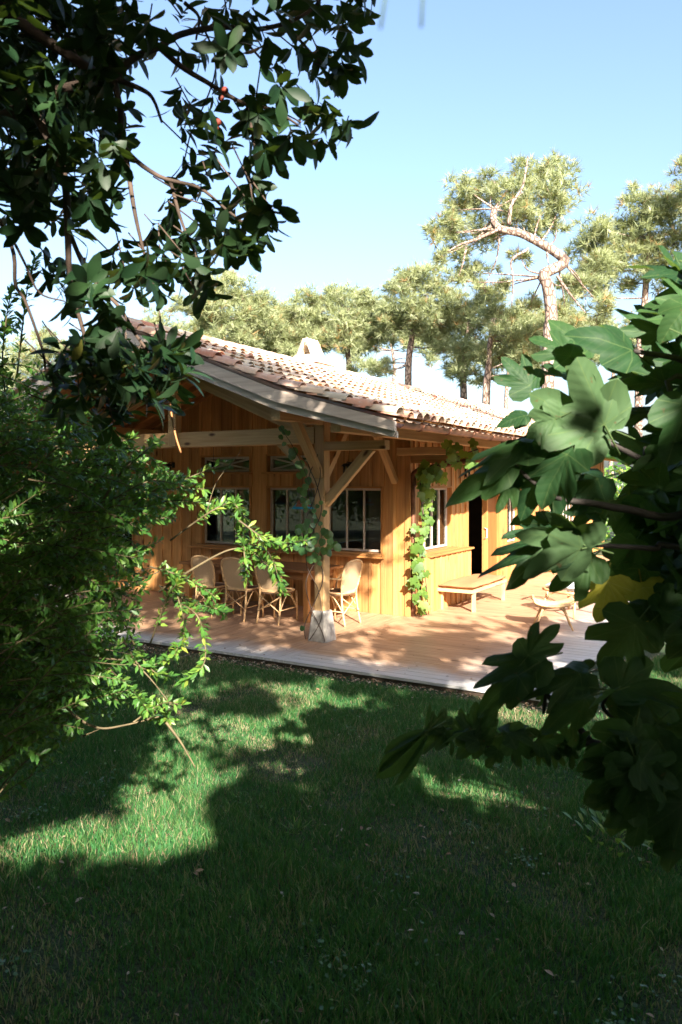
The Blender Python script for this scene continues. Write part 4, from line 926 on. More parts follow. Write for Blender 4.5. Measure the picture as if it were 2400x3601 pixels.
oak = empty('oak_tree', (1.9, -5.2, GZ), 0, 'broad leafy tree standing behind the camera, seen only in the window glass', 'tree')
ob = (1.9, -5.2, GZ)
tube('trunk', [(0, 0, 0), (0.1, 0.1, 1.5), (0, 0.2, 3.2), (-0.2, 0.3, 5.5)], [0.26, 0.22, 0.18, 0.08], 'bark', oak, 10)
for q in ((1.6, 0.4, 4.6), (-2.0, 0.8, 4.8), (0.8, 1.4, 5.6), (-1.0, -1.0, 5.2), (2.2, 1.6, 3.4)): tube('limb', curve_pts([(0.05, 0.15, 2.4), (q[0]*0.4, q[1]*0.4, 3.1), q], 5), [0.12-0.009*i for i in range(11)], 'bark', oak, 7)
shade_crown(oak, ob, [(1.6, -4.4, 5.6, 2.4, 1.6, 1.7), (3.6, -4.0, 4.6, 1.9, 1.6, 1.9), (0.0, -4.6, 5.4, 1.9, 1.5, 1.9), (2.2, -4.4, 3.4, 2.2, 1.4, 1.5), (4.8, -3.2, 3.2, 1.6, 1.4, 1.6), (-1.8, -4.6, 5.0, 1.8, 1.4, 1.9), (0.2, -4.4, 3.0, 1.8, 1.2, 1.5), (5.4, -4.6, 5.4, 1.6, 1.5, 1.6), (-3.6, -4.2, 4.6, 1.6, 1.4, 2.0), (1.0, -4.2, 7.0, 2.2, 1.2, 0.9), (3.4, -4.2, 6.6, 1.6, 1.2, 0.9), (-1.4, -4.4, 6.6, 1.7, 1.2, 0.9)], 330, 0.15, leaf_template(0.64, 2, 0.1, 0.15), 'leaf_arbutus')

def side_tree(name, label, x, y, blobs, dens=240, size=0.16):  # unseen trees added to block sky light and darken window reflections
    o = empty(name, (x, y, GZ), 0, label, 'tree'); tube('trunk', curve_pts([(0, 0, 0), (0.1, 0.05, 1.2), (-0.1, 0, 2.6), (0.1, 0.1, 4.6)], 4), [0.2-0.011*i for i in range(13)], 'bark', o, 8)
    for bl in blobs[:5]: tube('limb', curve_pts([(0, 0, 1.6), ((bl[0]-x)*0.5, (bl[1]-y)*0.5, bl[2]*0.65), (bl[0]-x, bl[1]-y, bl[2]-GZ)], 4), [0.09-0.009*i for i in range(9)], 'bark', o, 6)
    shade_crown(o, (x, y, GZ), blobs, dens, size, leaf_template(0.64, 2, 0.1, 0.15), 'leaf_shrub', 0.7)
side_tree('broadleaf_tree', 'broad leafy tree beyond the left edge, mirrored in the window glass', -8.2, 5.2, [(-8, 5, 4.2, 2.4, 2.2, 2.2), (-6.4, 3.6, 3.4, 1.8, 1.8, 2.0), (-9.6, 6.6, 3.2, 2.0, 2.0, 2.2), (-7.4, 6.4, 2.4, 1.8, 1.6, 1.6), (-6.8, 2.0, 5.4, 1.8, 1.8, 1.6), (-9.6, 3.4, 3.0, 2.0, 2.0, 2.2), (-6.0, 5.2, 5.8, 1.5, 1.4, 1.2)])
NB = ['leftmost', 'second from the left', 'third from the left', 'fourth from the left', 'fifth from the left', 'rightmost']
for k_, (x_, y_) in enumerate(((-9.0, -7.5), (-5.0, -10.5), (-0.5, -11.5), (4.0, -11.0), (8.5, -9.0), (12.0, -4.0))):  # row added to hide the bright low sky behind the camera
    side_tree('hedge_tree', 'bushy tree in the hedge row behind the camera, '+NB[k_], x_, y_, [(x_, y_, 4.2, 2.6, 2.0, 2.4), (x_-1.4, y_+0.4, 1.9, 2.0, 1.6, 1.9), (x_+1.4, y_-0.4, 1.9, 2.0, 1.6, 1.9), (x_+0.8, y_+0.3, 5.6, 1.8, 1.6, 1.5), (x_-1.2, y_, 3.6, 1.8, 1.6, 2.0)], 42, 0.32)
for k_, (x_, y_) in enumerate(((11.5, 1.0), (10.5, 6.5), (-9.5, 0.2))):  # more added trees closing off low sky at the sides
    side_tree('hedge_tree', ['bushy tree right of the frame beside the tall pine', 'bushy tree right of the frame near the terrace end', 'bushy tree left of the camera beside the lawn'][k_], x_, y_, [(x_, y_, 4.2, 2.2, 2.2, 2.4), (x_-0.8, y_+1.0, 1.9, 1.8, 1.8, 1.9), (x_+0.8, y_-1.0, 1.9, 1.8, 1.8, 1.9), (x_, y_, 6.4, 1.8, 1.8, 1.5)], 42, 0.32)
for k_, (x_, y_) in enumerate(((-15.5, -1.0), (-17.5, 3.5), (-18.5, 8.0), (-13.5, -5.5))):  # row added to keep bright sky out of the window reflections
    side_tree('broadleaf_tree', ['dense tree far left of the camera, mirrored in the right window', 'dense tree far left of the camera, mirrored in the middle windows', 'dense tree far left of the house, mirrored in the left windows', 'dense tree behind the camera at far left'][k_], x_, y_, [(x_, y_, 4.6, 2.6, 2.6, 3.0), (x_+1.2, y_-1.2, 2.4, 2.2, 2.2, 2.2), (x_-0.6, y_+1.8, 2.4, 2.2, 2.2, 2.2), (x_, y_+0.4, 7.0, 2.0, 2.0, 1.6)], 70)
side_tree('broadleaf_tree', 'broad leafy tree beyond the right edge behind the fig', 6.6, 2.6, [(6.4, 2.4, 4.6, 2.2, 2.2, 2.2), (5.0, 1.2, 3.4, 1.6, 1.8, 2.0), (7.8, 3.8, 3.2, 2.0, 2.0, 2.2), (5.6, 3.4, 2.6, 1.4, 1.4, 1.8), (4.6, 0.0, 5.4, 1.8, 1.8, 1.4), (7.4, 1.0, 3.0, 2.0, 2.0, 2.2)])

um = empty('umbrella_pine', (9.5, 3.5, GZ), 0, 'tall pine right of the frame spreading its high crown over the lawn', 'tree')  # unseen pine, added to cut sky light over the near lawn
tube('trunk', curve_pts([(0, 0, 0), (-0.3, 0.1, 4), (-1.6, 0.6, 8), (-3.5, 1.2, 11)], 4), [0.28-0.014*i for i in range(13)], 'bark_pine', um, 9)
UB = [(3.0, 5.0, 11.6, 2.4, 2.2, 1.0), (0.4, 5.0, 11.8, 2.4, 2.2, 1.0), (-2.2, 5.4, 12.0, 2.4, 2.2, 1.0), (5.0, 7.6, 12.2, 2.4, 2.2, 1.0), (2.2, 8.4, 12.6, 2.4, 2.2, 1.0), (-0.6, 8.4, 12.8, 2.4, 2.2, 1.0), (-3.4, 8.4, 12.8, 2.2, 2.2, 1.0), (-4.8, 5.6, 12.0, 2.2, 2.0, 1.0), (-6.2, 8.2, 12.4, 2.2, 2.0, 1.0)]
for bl in UB: tube('limb', curve_pts([(-2.5, 0.9, 9.6), ((bl[0]-9.5)*0.6, (bl[1]-3.5)*0.6, bl[2]-0.6), (bl[0]-9.5, bl[1]-3.5, bl[2]-GZ)], 4), [0.10-0.010*i for i in range(9)], 'bark_pine', um, 6)
shade_crown(um, (9.5, 3.5, GZ), UB, 45, 0.26, leaf_template(0.35, 2, 0.1, 0.15), 'needles', 0.8, carve=False)

# ------------------------------------------------------------------ shrub, left
sh = empty('flowering_shrub', (-2.3, 2.9, GZ), 0, 'dense small-leaved shrub with sunlit arching twigs at left', 'shrub'); sb = np.array([-2.3, 2.9, GZ])
POLY = [(-40, 1330), (120, 1340), (300, 1440), (420, 1500), (470, 1580), (560, 1650), (690, 1690), (700, 1760), (600, 1830), (560, 1960), (520, 2080), (500, 2200), (470, 2330), (480, 2460), (420, 2530), (340, 2560), (270, 2640), (200, 2690), (90, 2650), (60, 2560), (-40, 2500)]
def in_poly(x, y, poly):
    c = False; j = len(poly)-1
    for i in range(len(poly)):
        xi, yi = poly[i]; xj, yj = poly[j]
        if (yi > y) != (yj > y) and x < (xj-xi)*(y-yi)/(yj-yi)+xi: c = not c
        j = i
    return c
P, YD, ND, SZ, RN, stems = [], [], [], [], [], []
def twig(pts, r0, r1, spacing, lsz, lush=1.0, start=0.25, tint=0.0, k=6):
    cp = curve_pts(pts, k); stems.append(([toL(p, sb) for p in cp], [r0+(r1-r0)*i/(len(cp)-1) for i in range(len(cp))]))
    L = sum((b_-a).length for a, b_ in zip(cp, cp[1:])); n = max(2, int(L/spacing))
    for i in range(n):
        t = start+(1-start)*(i+random.random()*0.6)/n
        if t >= 1: t = 0.999
        f = t*(len(cp)-1); a = int(f); p = cp[a].lerp(cp[a+1], f-a); d = np.array((cp[a+1]-cp[a]).normalized())
        for s in range(random.randint(1, 3) if lush >= 1 else 1):
            o = unit(1)[0]; o -= d*o.dot(d); o /= np.linalg.norm(o)
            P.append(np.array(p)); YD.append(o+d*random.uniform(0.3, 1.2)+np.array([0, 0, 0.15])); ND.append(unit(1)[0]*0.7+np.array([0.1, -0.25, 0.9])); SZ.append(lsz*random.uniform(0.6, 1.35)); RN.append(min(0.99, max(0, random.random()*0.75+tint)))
targets = []
while len(targets) < 560:
    x, y = random.uniform(-40, 720), random.uniform(1320, 2700)
    if in_poly(x, y, POLY): targets.append((x, y))
for _ in range(190): targets.append((random.uniform(-900, -40), random.uniform(1350, 2900)))
for x, y in targets:
    Y = random.uniform(2.6, 3.7); e = at(x, y, Y)
    L = random.uniform(0.25, 0.55); an = random.uniform(-0.5, 0.9)
    s = e - Vector((math.cos(an)*L, random.uniform(-0.1, 0.1), math.sin(an)*L - 0.03)); m_ = (s+e)/2+Vector((0, 0, random.uniform(0.0, 0.07)))
    twig([s, m_, e], 0.0035, 0.001, 0.0105, 0.034, 1.0, 0.15, tint=0.0)
# sunlit outer shoots; a yellower leaf tint puts sun into their colour
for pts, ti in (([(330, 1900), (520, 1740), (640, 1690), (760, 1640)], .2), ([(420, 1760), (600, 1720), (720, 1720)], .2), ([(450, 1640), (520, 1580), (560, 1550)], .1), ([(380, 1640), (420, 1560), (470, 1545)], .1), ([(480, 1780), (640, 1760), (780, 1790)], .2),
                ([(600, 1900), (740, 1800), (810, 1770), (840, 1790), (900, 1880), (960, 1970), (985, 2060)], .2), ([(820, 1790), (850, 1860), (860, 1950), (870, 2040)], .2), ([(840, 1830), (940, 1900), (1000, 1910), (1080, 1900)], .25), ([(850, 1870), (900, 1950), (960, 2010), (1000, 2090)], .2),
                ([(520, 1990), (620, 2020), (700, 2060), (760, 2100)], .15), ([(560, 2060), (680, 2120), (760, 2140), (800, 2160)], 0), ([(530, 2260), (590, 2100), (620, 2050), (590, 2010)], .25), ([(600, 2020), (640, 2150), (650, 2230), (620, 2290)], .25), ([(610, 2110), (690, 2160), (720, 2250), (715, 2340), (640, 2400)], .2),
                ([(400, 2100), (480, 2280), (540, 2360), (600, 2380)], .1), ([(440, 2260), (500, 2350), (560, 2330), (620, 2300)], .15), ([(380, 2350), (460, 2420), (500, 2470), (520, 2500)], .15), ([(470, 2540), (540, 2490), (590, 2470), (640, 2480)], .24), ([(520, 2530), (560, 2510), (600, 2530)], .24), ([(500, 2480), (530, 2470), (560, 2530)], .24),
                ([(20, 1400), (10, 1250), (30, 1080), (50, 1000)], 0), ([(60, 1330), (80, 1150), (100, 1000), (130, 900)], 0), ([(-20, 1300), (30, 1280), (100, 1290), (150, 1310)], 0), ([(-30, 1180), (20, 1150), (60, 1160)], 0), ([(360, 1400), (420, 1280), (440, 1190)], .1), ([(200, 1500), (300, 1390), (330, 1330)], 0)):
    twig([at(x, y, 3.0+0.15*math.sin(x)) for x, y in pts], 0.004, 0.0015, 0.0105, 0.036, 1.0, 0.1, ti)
# bare stems
for pts, r0 in (([(560, 2080), (680, 2000), (790, 1940), (860, 1925)], 0.006), ([(720, 1830), (760, 1700), (830, 1610), (850, 1580)], 0.002), ([(190, 2430), (270, 2520), (350, 2560), (440, 2550), (560, 2520)], 0.007), ([(585, 2540), (630, 2600), (660, 2650), (688, 2700)], 0.006), ([(290, 2590), (360, 2560)], 0.003),
                ([(-60, 2100), (120, 1990), (280, 1880), (400, 1700), (460, 1620)], 0.010), ([(-60, 2000), (100, 1850), (260, 1750)], 0.008), ([(100, 2260), (300, 2110), (450, 2060), (560, 2010)], 0.006), ([(-60, 2200), (150, 2260), (330, 2310), (480, 2340), (620, 2500)], 0.006)):
    cp = curve_pts([at(x, y, 2.95) for x, y in pts], 6); stems.append(([toL(p, sb) for p in cp], [r0*(1-0.6*i/(len(cp)-1)) for i in range(len(cp))]))
P, YD, ND, SZ, RN = map(np.array, (P, YD, ND, SZ, RN))
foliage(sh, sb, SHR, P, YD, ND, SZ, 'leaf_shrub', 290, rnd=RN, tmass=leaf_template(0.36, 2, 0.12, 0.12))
tag(link('stems', tubes_mesh('stems', stems, 5), 'stem', sh), kind='stuff')
for q in (((0, 0, 0), (0.15, 0.05, 0.5), (0.55, 0.1, 0.95), (1.0, 0.1, 1.15)), ((0, 0, 0), (0.1, -0.05, 0.7), (0.4, 0, 1.5), (0.9, 0.1, 2.0)), ((-0.05, 0.05, 0), (-0.1, 0.1, 0.9), (0.2, 0.2, 1.9), (0.5, 0.2, 2.6))):
    cp = curve_pts(q, 5); tube('trunk', cp, [0.035*(1-0.7*i/(len(cp)-1)) for i in range(len(cp))], 'bark', sh, 7)

# ------------------------------------------------------------------ fig tree, right
fg = empty('fig_tree', (2.6, 1.6, GZ), 0, 'fig tree with large lobed leaves filling the right edge', 'tree'); fb = np.array([2.6, 1.6, GZ])
tube('trunk', [toL(p, fb) for p in curve_pts([(2.6, 1.6, GZ), (2.5, 1.65, 0.6), (2.2, 1.75, 1.2), (2.0, 1.8, 1.9), (1.9, 1.8, 2.7)], 5)], [0.10-0.003*i for i in range(21)], 'bark_fig', fg, 9)
HALF5 = [(0.0, 1.0), (0.085, 0.94), (0.165, 0.83), (0.195, 0.69), (0.18, 0.54), (0.30, 0.62), (0.48, 0.75), (0.55, 0.65), (0.575, 0.53), (0.49, 0.40), (0.36, 0.27), (0.48, 0.25), (0.57, 0.16), (0.56, 0.0), (0.42, -0.14), (0.22, -0.17), (0.06, -0.09)]
TIPS5 = {0, 6, 12}
HALF3 = [(0.0, 1.0), (0.12, 0.94), (0.22, 0.80), (0.25, 0.62), (0.24, 0.48), (0.36, 0.50), (0.47, 0.47), (0.52, 0.36), (0.50, 0.22), (0.46, 0.08), (0.36, -0.06), (0.22, -0.13), (0.06, -0.08)]
TIPS3 = {0, 6, 9}
def fig_leaf(half, tips, cup, droop, wav, ph):
    out = [(x, y) for x, y in half] + [(-x, y) for x, y in half[:0:-1]]; m_ = len(half)
    tipi = set(tips) | {len(out)-i for i in tips if i}
    c = np.array([0, 0.04]); n = len(out); vs = [(0, 0.04, 0)]; ve = [1.0]
    def zf(x, y): return cup*(abs(x)**1.3) - droop*max(0, y)**2 + wav*math.sin(7*x+ph)*math.sin(6*y+ph*1.7)
    for fr in (0.55, 1.0):
        for i, (x, y) in enumerate(out):
            q = c+(np.array([x, y])-c)*fr; vs.append((q[0], q[1], zf(*q) - (0.03*fr if i in tipi else 0))); ve.append(1.0 if i in tipi else 0.0)
    fs = [(0, 1+(i+1) % n, 1+i) for i in range(n)]
    for i in range(n):
        a, b_ = 1+i, 1+(i+1) % n; fs += [(a, b_, b_+n), (a, b_+n, a+n)]
    # petiole
    o = len(vs)
    for y in (0.04, -0.38):
        for k in range(3): vs.append((0.018*math.cos(2.1*k), y, 0.018*math.sin(2.1*k)-0.012 - (0.03 if y < 0 else 0))); ve.append(1.0)
    for k in range(3): fs += [(o+k, o+(k+1) % 3, o+3+(k+1) % 3), (o+k, o+3+(k+1) % 3, o+3+k)]
    me = mesh_np('leaf', np.array(vs), np.array(fs), {'rnd': np.zeros(len(vs)), 'vein': np.array(ve)}, True)
    return me
FIG = []
for i in range(7): FIG.append(fig_leaf(HALF5 if i < 5 else HALF3, TIPS5 if i < 5 else TIPS3, [-0.25, 0.25, -0.15, 0.35, -0.4, -0.2, 0.3][i], [0.25, 0.15, 0.4, 0.3, 0.1, 0.3, 0.2][i], 0.075, i*1.3))
LANCE = [(0.0, 1.0), (0.07, 0.92), (0.125, 0.76), (0.14, 0.55), (0.115, 0.32), (0.075, 0.14), (0.03, 0.02)]
for k_ in range(2): FIG.append(fig_leaf(LANCE, {0}, 0.5-0.9*k_, 0.25, 0.02, 1.0+k_))
FIGY = [fig_leaf(HALF5, TIPS5, 0.2, 0.3, 0.05, 2.0)]
for m_ in FIG: m_.materials.append(MATS['leaf_fig'])
for m_ in FIGY: m_.materials.append(MATS['leaf_fig_yellow'])
def figleaf(b, t, Y, depth_tip=0.0, nx=0.0, ny=-0.7, nz=0.7, mesh=None, wide=1.0):
    p = at(b[0], b[1], Y); q = at(t[0], t[1], Y+depth_tip); d = q-p; L = d.length
    R = rot_from(np.array([d]), np.array([[nx, ny, nz]]))[0]
    M = Matrix(R.tolist()).to_4x4() @ Matrix.Diagonal((L*wide, L, L, 1)); M.translation = p-Vector(fb)
    link('leaf', mesh or random.choice(FIG[:7]), None, fg, mtx=M)
UP, PALE = (0.1, -0.45, 0.85), (-0.1, 0.75, -0.45)
FL = [ # base, tip, depth, tip depth, normal, mesh, width
 ((2400, 965), (2225, 890), 1.9, 0.0, UP, 0), ((2420, 1000), (2330, 850), 1.95, 0, UP, 1), ((2229, 1235), (2040, 1130), 1.85, -0.05, (0.1, -0.75, 0.5), 5),
 ((2131, 1504), (2010, 1255), 1.8, -0.03, (0.15, 0.9, -0.2), 6), ((2125, 1500), (1850, 1385), 1.82, 0, (0.0, 0.9, 0.1), 4), ((1867, 1361), (1775, 1245), 1.95, 0, (0, -1, 0.2), 0), ((2011, 1256), (1890, 1160), 1.9, 0, (0.1, -0.9, 0.3), 2),
 ((2060, 1250), (1960, 1100), 2.0, 0, (0.1, -0.8, 0.4), 5), ((1990, 1330), (1880, 1290), 2.0, 0, UP, 1), ((1960, 1470), (1830, 1530), 1.8, 0, (0, 0.8, 0.2), 2), ((2050, 1540), (1905, 1600), 1.9, 0, UP, 0),
 ((1867, 1556), (1600, 1620), 1.85, 0, (0.2, -0.5, 0.9), 0), ((1787, 1642), (1548, 1730), 1.85, 0, (0.3, -0.55, 0.8), 5), ((1810, 1665), (1750, 1810), 1.9, 0, (0.2, -1, 0.1), 1), ((1930, 1600), (1815, 1820), 1.85, 0, (-0.3, -0.8, 0.4), 0), ((2000, 1590), (1880, 1770), 1.8, 0, (-0.4, -0.7, 0.5), 3),
 ((1960, 1905), (1672, 1975), 1.8, 0, (0.0, -0.55, 0.8), 0), ((2060, 1915), (1808, 1850), 1.75, 0, (0.1, 0.75, 0.5), 4), ((2055, 1925), (1820, 2000), 1.75, 0, (0.0, 0.7, 0.6), 6), ((1950, 1840), (1760, 1880), 1.9, 0, UP, 1), ((2080, 1960), (1930, 2070), 1.85, 0, (0.0, -0.8, 0.5), 0), ((2100, 1800), (1980, 1720), 1.9, 0, UP, 2),
 ((1900, 1700), (1770, 1660), 2.0, 0, UP, 5), ((2110, 1680), (1930, 1740), 1.9, 0, (0, -0.5, 0.8), 0), ((2180, 1620), (2030, 1560), 1.95, 0, UP, 3), ((2150, 1760), (2010, 1830), 1.95, 0, (-0.2, -0.8, 0.4), 2), ((2260, 1580), (2140, 1500), 2.0, 0, (0.2, 0.6, 0.6), 4), ((2330, 1600), (2210, 1640), 1.85, 0, (0.1, 0.6, 0.6), 6),
 ((2240, 2191), (2107, 2355), 1.8, 0, (-0.2, -0.9, 0.3), 0), ((1854, 2310), (1966, 2185), 1.8, 0, (-0.3, -0.9, 0.3), 2), ((1890, 2315), (1655, 2385), 1.8, 0, (0, -0.6, 0.75), 0), ((1830, 2370), (1655, 2495), 1.78, 0, (-0.2, -0.6, 0.75), 5), ((1850, 2360), (1800, 2450), 1.8, 0, UP, 5),
 ((2050, 2366), (1832, 2425), 1.8, 0, (0, -0.5, 0.85), 0), ((2010, 2380), (2080, 2310), 1.85, 0, UP, 5), ((2050, 2390), (2000, 2460), 1.8, 0, UP, 5), ((2170, 2423), (2410, 2380), 1.75, 0, (0, -0.5, 0.85), 3), ((2170, 2430), (2420, 2480), 1.75, 0, (0, -0.5, 0.85), 0), ((2065, 2450), (1890, 2555), 1.75, 0, (0.2, -0.5, 0.8), 5), ((2170, 2425), (2060, 2470), 1.7, 0, (0.3, 0.3, 0.9), 6),
 ((1693, 2584), (1752, 2495), 1.85, 0, (0, -1, 0.3), 5), ((1690, 2595), (1590, 2650), 1.85, 0, UP, 5), ((1749, 2640), (1712, 2708), 1.8, 0, (0, -1, 0.3), 5), ((1700, 2590), (1740, 2640), 1.85, 0, UP, 5), ((1780, 2580), (1910, 2555), 1.8, 0, UP, 0), ((1800, 2590), (1900, 2665), 1.8, 0, (0, -0.8, 0.5), 2), ((1900, 2600), (1990, 2670), 1.8, 0, (0, -0.8, 0.5), 3),
 ((1497, 2565), (1530, 2480), 1.75, 0, (0.7, -0.6, 0.3), 8), ((1495, 2570), (1340, 2625), 1.75, 0, (0.1, -0.5, 0.8), 7), ((1495, 2575), (1308, 2690), 1.75, 0, (0.4, -0.3, 0.8), 7), ((1500, 2580), (1330, 2765), 1.75, 0, (0.6, -0.4, 0.6), 7), ((1505, 2585), (1430, 2800), 1.75, 0, (0.7, -0.5, 0.4), 8), ((1640, 2570), (1550, 2600), 1.8, 0, (0.3, 0.2, 0.9), 6),
 ((2225, 2660), (2050, 2720), 1.6, 0, (-0.1, -0.8, 0.6), 0), ((2233, 2680), (2060, 2840), 1.6, 0, (-0.1, -0.9, 0.3), 3), ((2240, 2690), (2190, 2880), 1.55, 0, (0, -1, 0.1), 2), ((2240, 2680), (2320, 2900), 1.55, 0, (0.1, -1, 0.2), 0), ((2250, 2680), (2400, 2770), 1.55, 0, (0.1, -0.9, 0.4), 1), ((2240, 2800), (2270, 3010), 1.6, 0, (0.2, -1, 0.1), 5), ((2232, 2585), (2140, 2535), 1.6, 0, UP, 5), ((2240, 2600), (2250, 2520), 1.6, 0, (0, -1, 0.3), 5),
 ((2420, 2560), (2270, 2520), 1.7, 0, (0.1, 0.5, 0.7), 0), ((2330, 2700), (2440, 2600), 1.7, 0, UP, 2), ((2350, 2850), (2380, 3020), 1.65, 0, (0, -1, 0), 5), ((2300, 2720), (2120, 2780), 1.7, 0, (0, -0.9, 0.3), 1), ((2390, 2820), (2260, 2940), 1.7, 0, (0, -0.9, 0.3), 3),
 ((1850, 1460), (1745, 1478), 1.95, 0, (0.1, -0.6, 0.7), 5), ((1905, 1535), (1715, 1575), 1.9, 0, (0.1, -0.45, 0.9), 0),
 ((2330, 1180), (2190, 1060), 1.95, 0, (0, -0.8, 0.5), 0), ((2410, 1150), (2290, 1040), 1.9, 0, UP, 2), ((2350, 1350), (2180, 1330), 1.95, 0, (-0.2, -0.7, 0.6), 3), ((2430, 1300), (2330, 1180), 1.9, 0, (0, -0.9, 0.4), 0), ((2300, 1450), (2150, 1420), 2.0, 0, UP, 2), ((2250, 1330), (2120, 1270), 2.05, 0, (0, -0.8, 0.4), 1), ((2420, 1450), (2290, 1400), 1.9, 0, UP, 5),
 ((2330, 2240), (2360, 2090), 1.8, 0, UP, 0), ((2300, 2130), (2160, 2140), 1.85, 0, UP, 5), ((2330, 2150), (2440, 2060), 1.8, 0, UP, 1),
]
for b_, t_, Y, dt, nn, mi in FL: figleaf(b_, t_, Y, dt, *nn, mesh=FIG[mi], wide=1.0 if mi > 6 else (0.62 if t_[0] < 1780 and 1500 < t_[1] < 2000 else 0.7 if 1600 < t_[0] < 2000 and 2150 < t_[1] < 2600 else random.uniform(0.82, 0.98)))
figleaf((2140, 2040), (2115, 2200), 1.9, 0, 0, -1, 0.2, FIGY[0]); figleaf((2260, 2060), (2285, 2215), 1.95, 0, 0.1, -1, 0.2, FIGY[0]); figleaf((2330, 2090), (2350, 2190), 2.0, 0, 0.1, -1, 0.2, FIGY[0])
random.seed(31)
for _ in range(70):     # the crowded inside of the crown
    while True:
        x, y = random.uniform(1850, 2450), random.uniform(1080, 2180)
        if x > 2420-0.36*min(y-1080, 1080)+ (0 if y < 1900 else 1.2*(y-1900)): break
    an = random.uniform(150, 330) if random.random() < 0.8 else random.uniform(0, 360); L = random.uniform(120, 205)
    figleaf((x+60, y), (x+60+L*math.cos(math.radians(an)), y-L*math.sin(math.radians(an))), random.uniform(1.85, 2.35), random.uniform(-0.08, 0.08), random.uniform(-0.5, 0.4), random.uniform(-0.9, -0.2), random.uniform(0.3, 0.9))
for _ in range(26):
    x, y = random.uniform(2080, 2460), random.uniform(2560, 2980); an = random.uniform(170, 350); L = random.uniform(130, 230)
    if x < 2080+0.6*max(0, y-2700): continue
    figleaf((x+60, y-20), (x+60+L*math.cos(math.radians(an)), y-L*math.sin(math.radians(an))), random.uniform(1.6, 2.0), 0, random.uniform(-0.4, 0.4), -0.8, random.uniform(0.1, 0.7))
for _ in range(30):
    x, y = random.uniform(2330, 2600), random.uniform(900, 2500); an = random.uniform(120, 340); L = random.uniform(150, 240)
    figleaf((x+60, y), (x+60+L*math.cos(math.radians(an)), y-L*math.sin(math.radians(an))), random.uniform(1.7, 2.2), 0, random.uniform(-0.4, 0.4), -0.7, random.uniform(0.3, 0.9))
ex = [(random.uniform(2440, 3800), random.uniform(700, 2700)) for _ in range(150)]
for (x, y), k_ in zip(ex, keep_shade(np.array([np.array(at(x, y, 1.95)) for x, y in ex]))):
    if not k_: continue
    an = random.uniform(0, 360); L = random.uniform(130, 220)
    figleaf((x, y), (x+L*math.cos(math.radians(an)), y-L*math.sin(math.radians(an))), random.uniform(1.6, 2.3), 0, random.uniform(-0.4, 0.4), random.uniform(-0.8, 0.2), random.uniform(0.4, 0.9))
random.seed(5)
LP = [(2330, 2690), (2200, 2670), (2080, 2610), (1980, 2640), (1900, 2620), (1780, 2640), (1690, 2610), (1600, 2570), (1530, 2575)]; LQ = [(2000, 2520), (1930, 2450), (1890, 2380), (1870, 2300)]
for (x0, y0), (x1, y1) in list(zip(LP[2:], LP[3:])) + list(zip(LQ, LQ[1:])):
    for k_ in range(3):
        f_ = random.random(); x, y = x0+(x1-x0)*f_, y0+(y1-y0)*f_; an = random.choice((random.uniform(30, 150), random.uniform(190, 340))); L = random.uniform(65, 125)
        figleaf((x, y), (x+L*math.cos(math.radians(an)), y-L*math.sin(math.radians(an))), 1.83, random.uniform(-0.03, 0.03), random.uniform(-0.6, 0.6), random.uniform(-0.9, -0.2), random.uniform(0.2, 0.9), random.choice((FIG[5], FIG[6], FIG[0], FIG[8])), 0.85)
for pts, r0, r1 in (([(2700, 2500), (2480, 2700), (2330, 2690), (2200, 2670), (2080, 2610), (1980, 2640), (1900, 2620), (1780, 2640), (1690, 2610), (1600, 2570), (1510, 2575)], 0.014, 0.005), ([(2080, 2610), (2000, 2520), (1930, 2450), (1890, 2380), (1870, 2300)], 0.009, 0.004), ([(2480, 2640), (2300, 2600), (2180, 2540), (2120, 2480), (2170, 2420)], 0.009, 0.004), ([(1920, 2430), (1915, 2480), (1912, 2510)], 0.006, 0.004),
                    ([(2600, 2100), (2400, 2160), (2300, 2220), (2210, 2240)], 0.008, 0.004), ([(2700, 1500), (2420, 1800), (2200, 1790), (2080, 1770), (1960, 1750), (1870, 1690), (1790, 1620)], 0.014, 0.004), ([(2700, 1200), (2480, 1290), (2380, 1260), (2229, 1235)], 0.012, 0.006), ([(2450, 1620), (2280, 1620), (2150, 1560), (2000, 1500)], 0.010, 0.005), ([(2500, 1950), (2300, 1930), (2060, 1915)], 0.010, 0.005), ([(2500, 1350), (2400, 1480), (2330, 1600)], 0.008, 0.005)):
    cp = curve_pts(([Vector((2.0, 1.78, min(2.3, max(0.9, 0.75+0.45*at(*pts[0], 1.85).z))))] if pts[0][0] > 2430 else []) + [at(x, y, 1.85) for x, y in pts], 5); tube('branch', [toL(p, fb) for p in cp], [r0+(r1-r0)*i/(len(cp)-1) for i in range(len(cp))], 'bark_fig', fg, 7)

# ------------------------------------------------------------------ vines
def heart(n=12):
    out = [(0.0, 1.0), (0.25, 0.86), (0.45, 0.62), (0.5, 0.36), (0.42, 0.12), (0.22, -0.02), (0.0, 0.05)]
    full = out + [(-x, y) for x, y in out[-2:0:-1]]; vs = [(0, 0.3, 0.03)]+[(x, y, -0.12*(abs(x)*2)**2-0.1*y*y) for x, y in full]; m_ = len(full)
    return np.array(vs, float), np.array([(0, 1+(i+1) % m_, 1+i) for i in range(m_)])
def grape():
    out = [(0.0, 1.0), (0.14, 0.80), (0.22, 0.66), (0.38, 0.72), (0.58, 0.66), (0.50, 0.46), (0.46, 0.34), (0.56, 0.14), (0.42, -0.02), (0.22, -0.08), (0.06, 0.05)]
    full = out + [(-x, y) for x, y in out[:0:-1]]; vs = [(0, 0.25, 0.0)]+[(x, y, -0.10*abs(x)-0.12*y*y) for x, y in full]; m_ = len(full)
    return np.array(vs, float), np.array([(0, 1+(i+1) % m_, 1+i) for i in range(m_)])
kv = empty('kiwi_vine', W(post_u-0.1, post_v-0.2, 0), 0, 'round-leaved climbing vine twining up the stone-footed porch post', 'vine'); kb = np.array(kv.location)
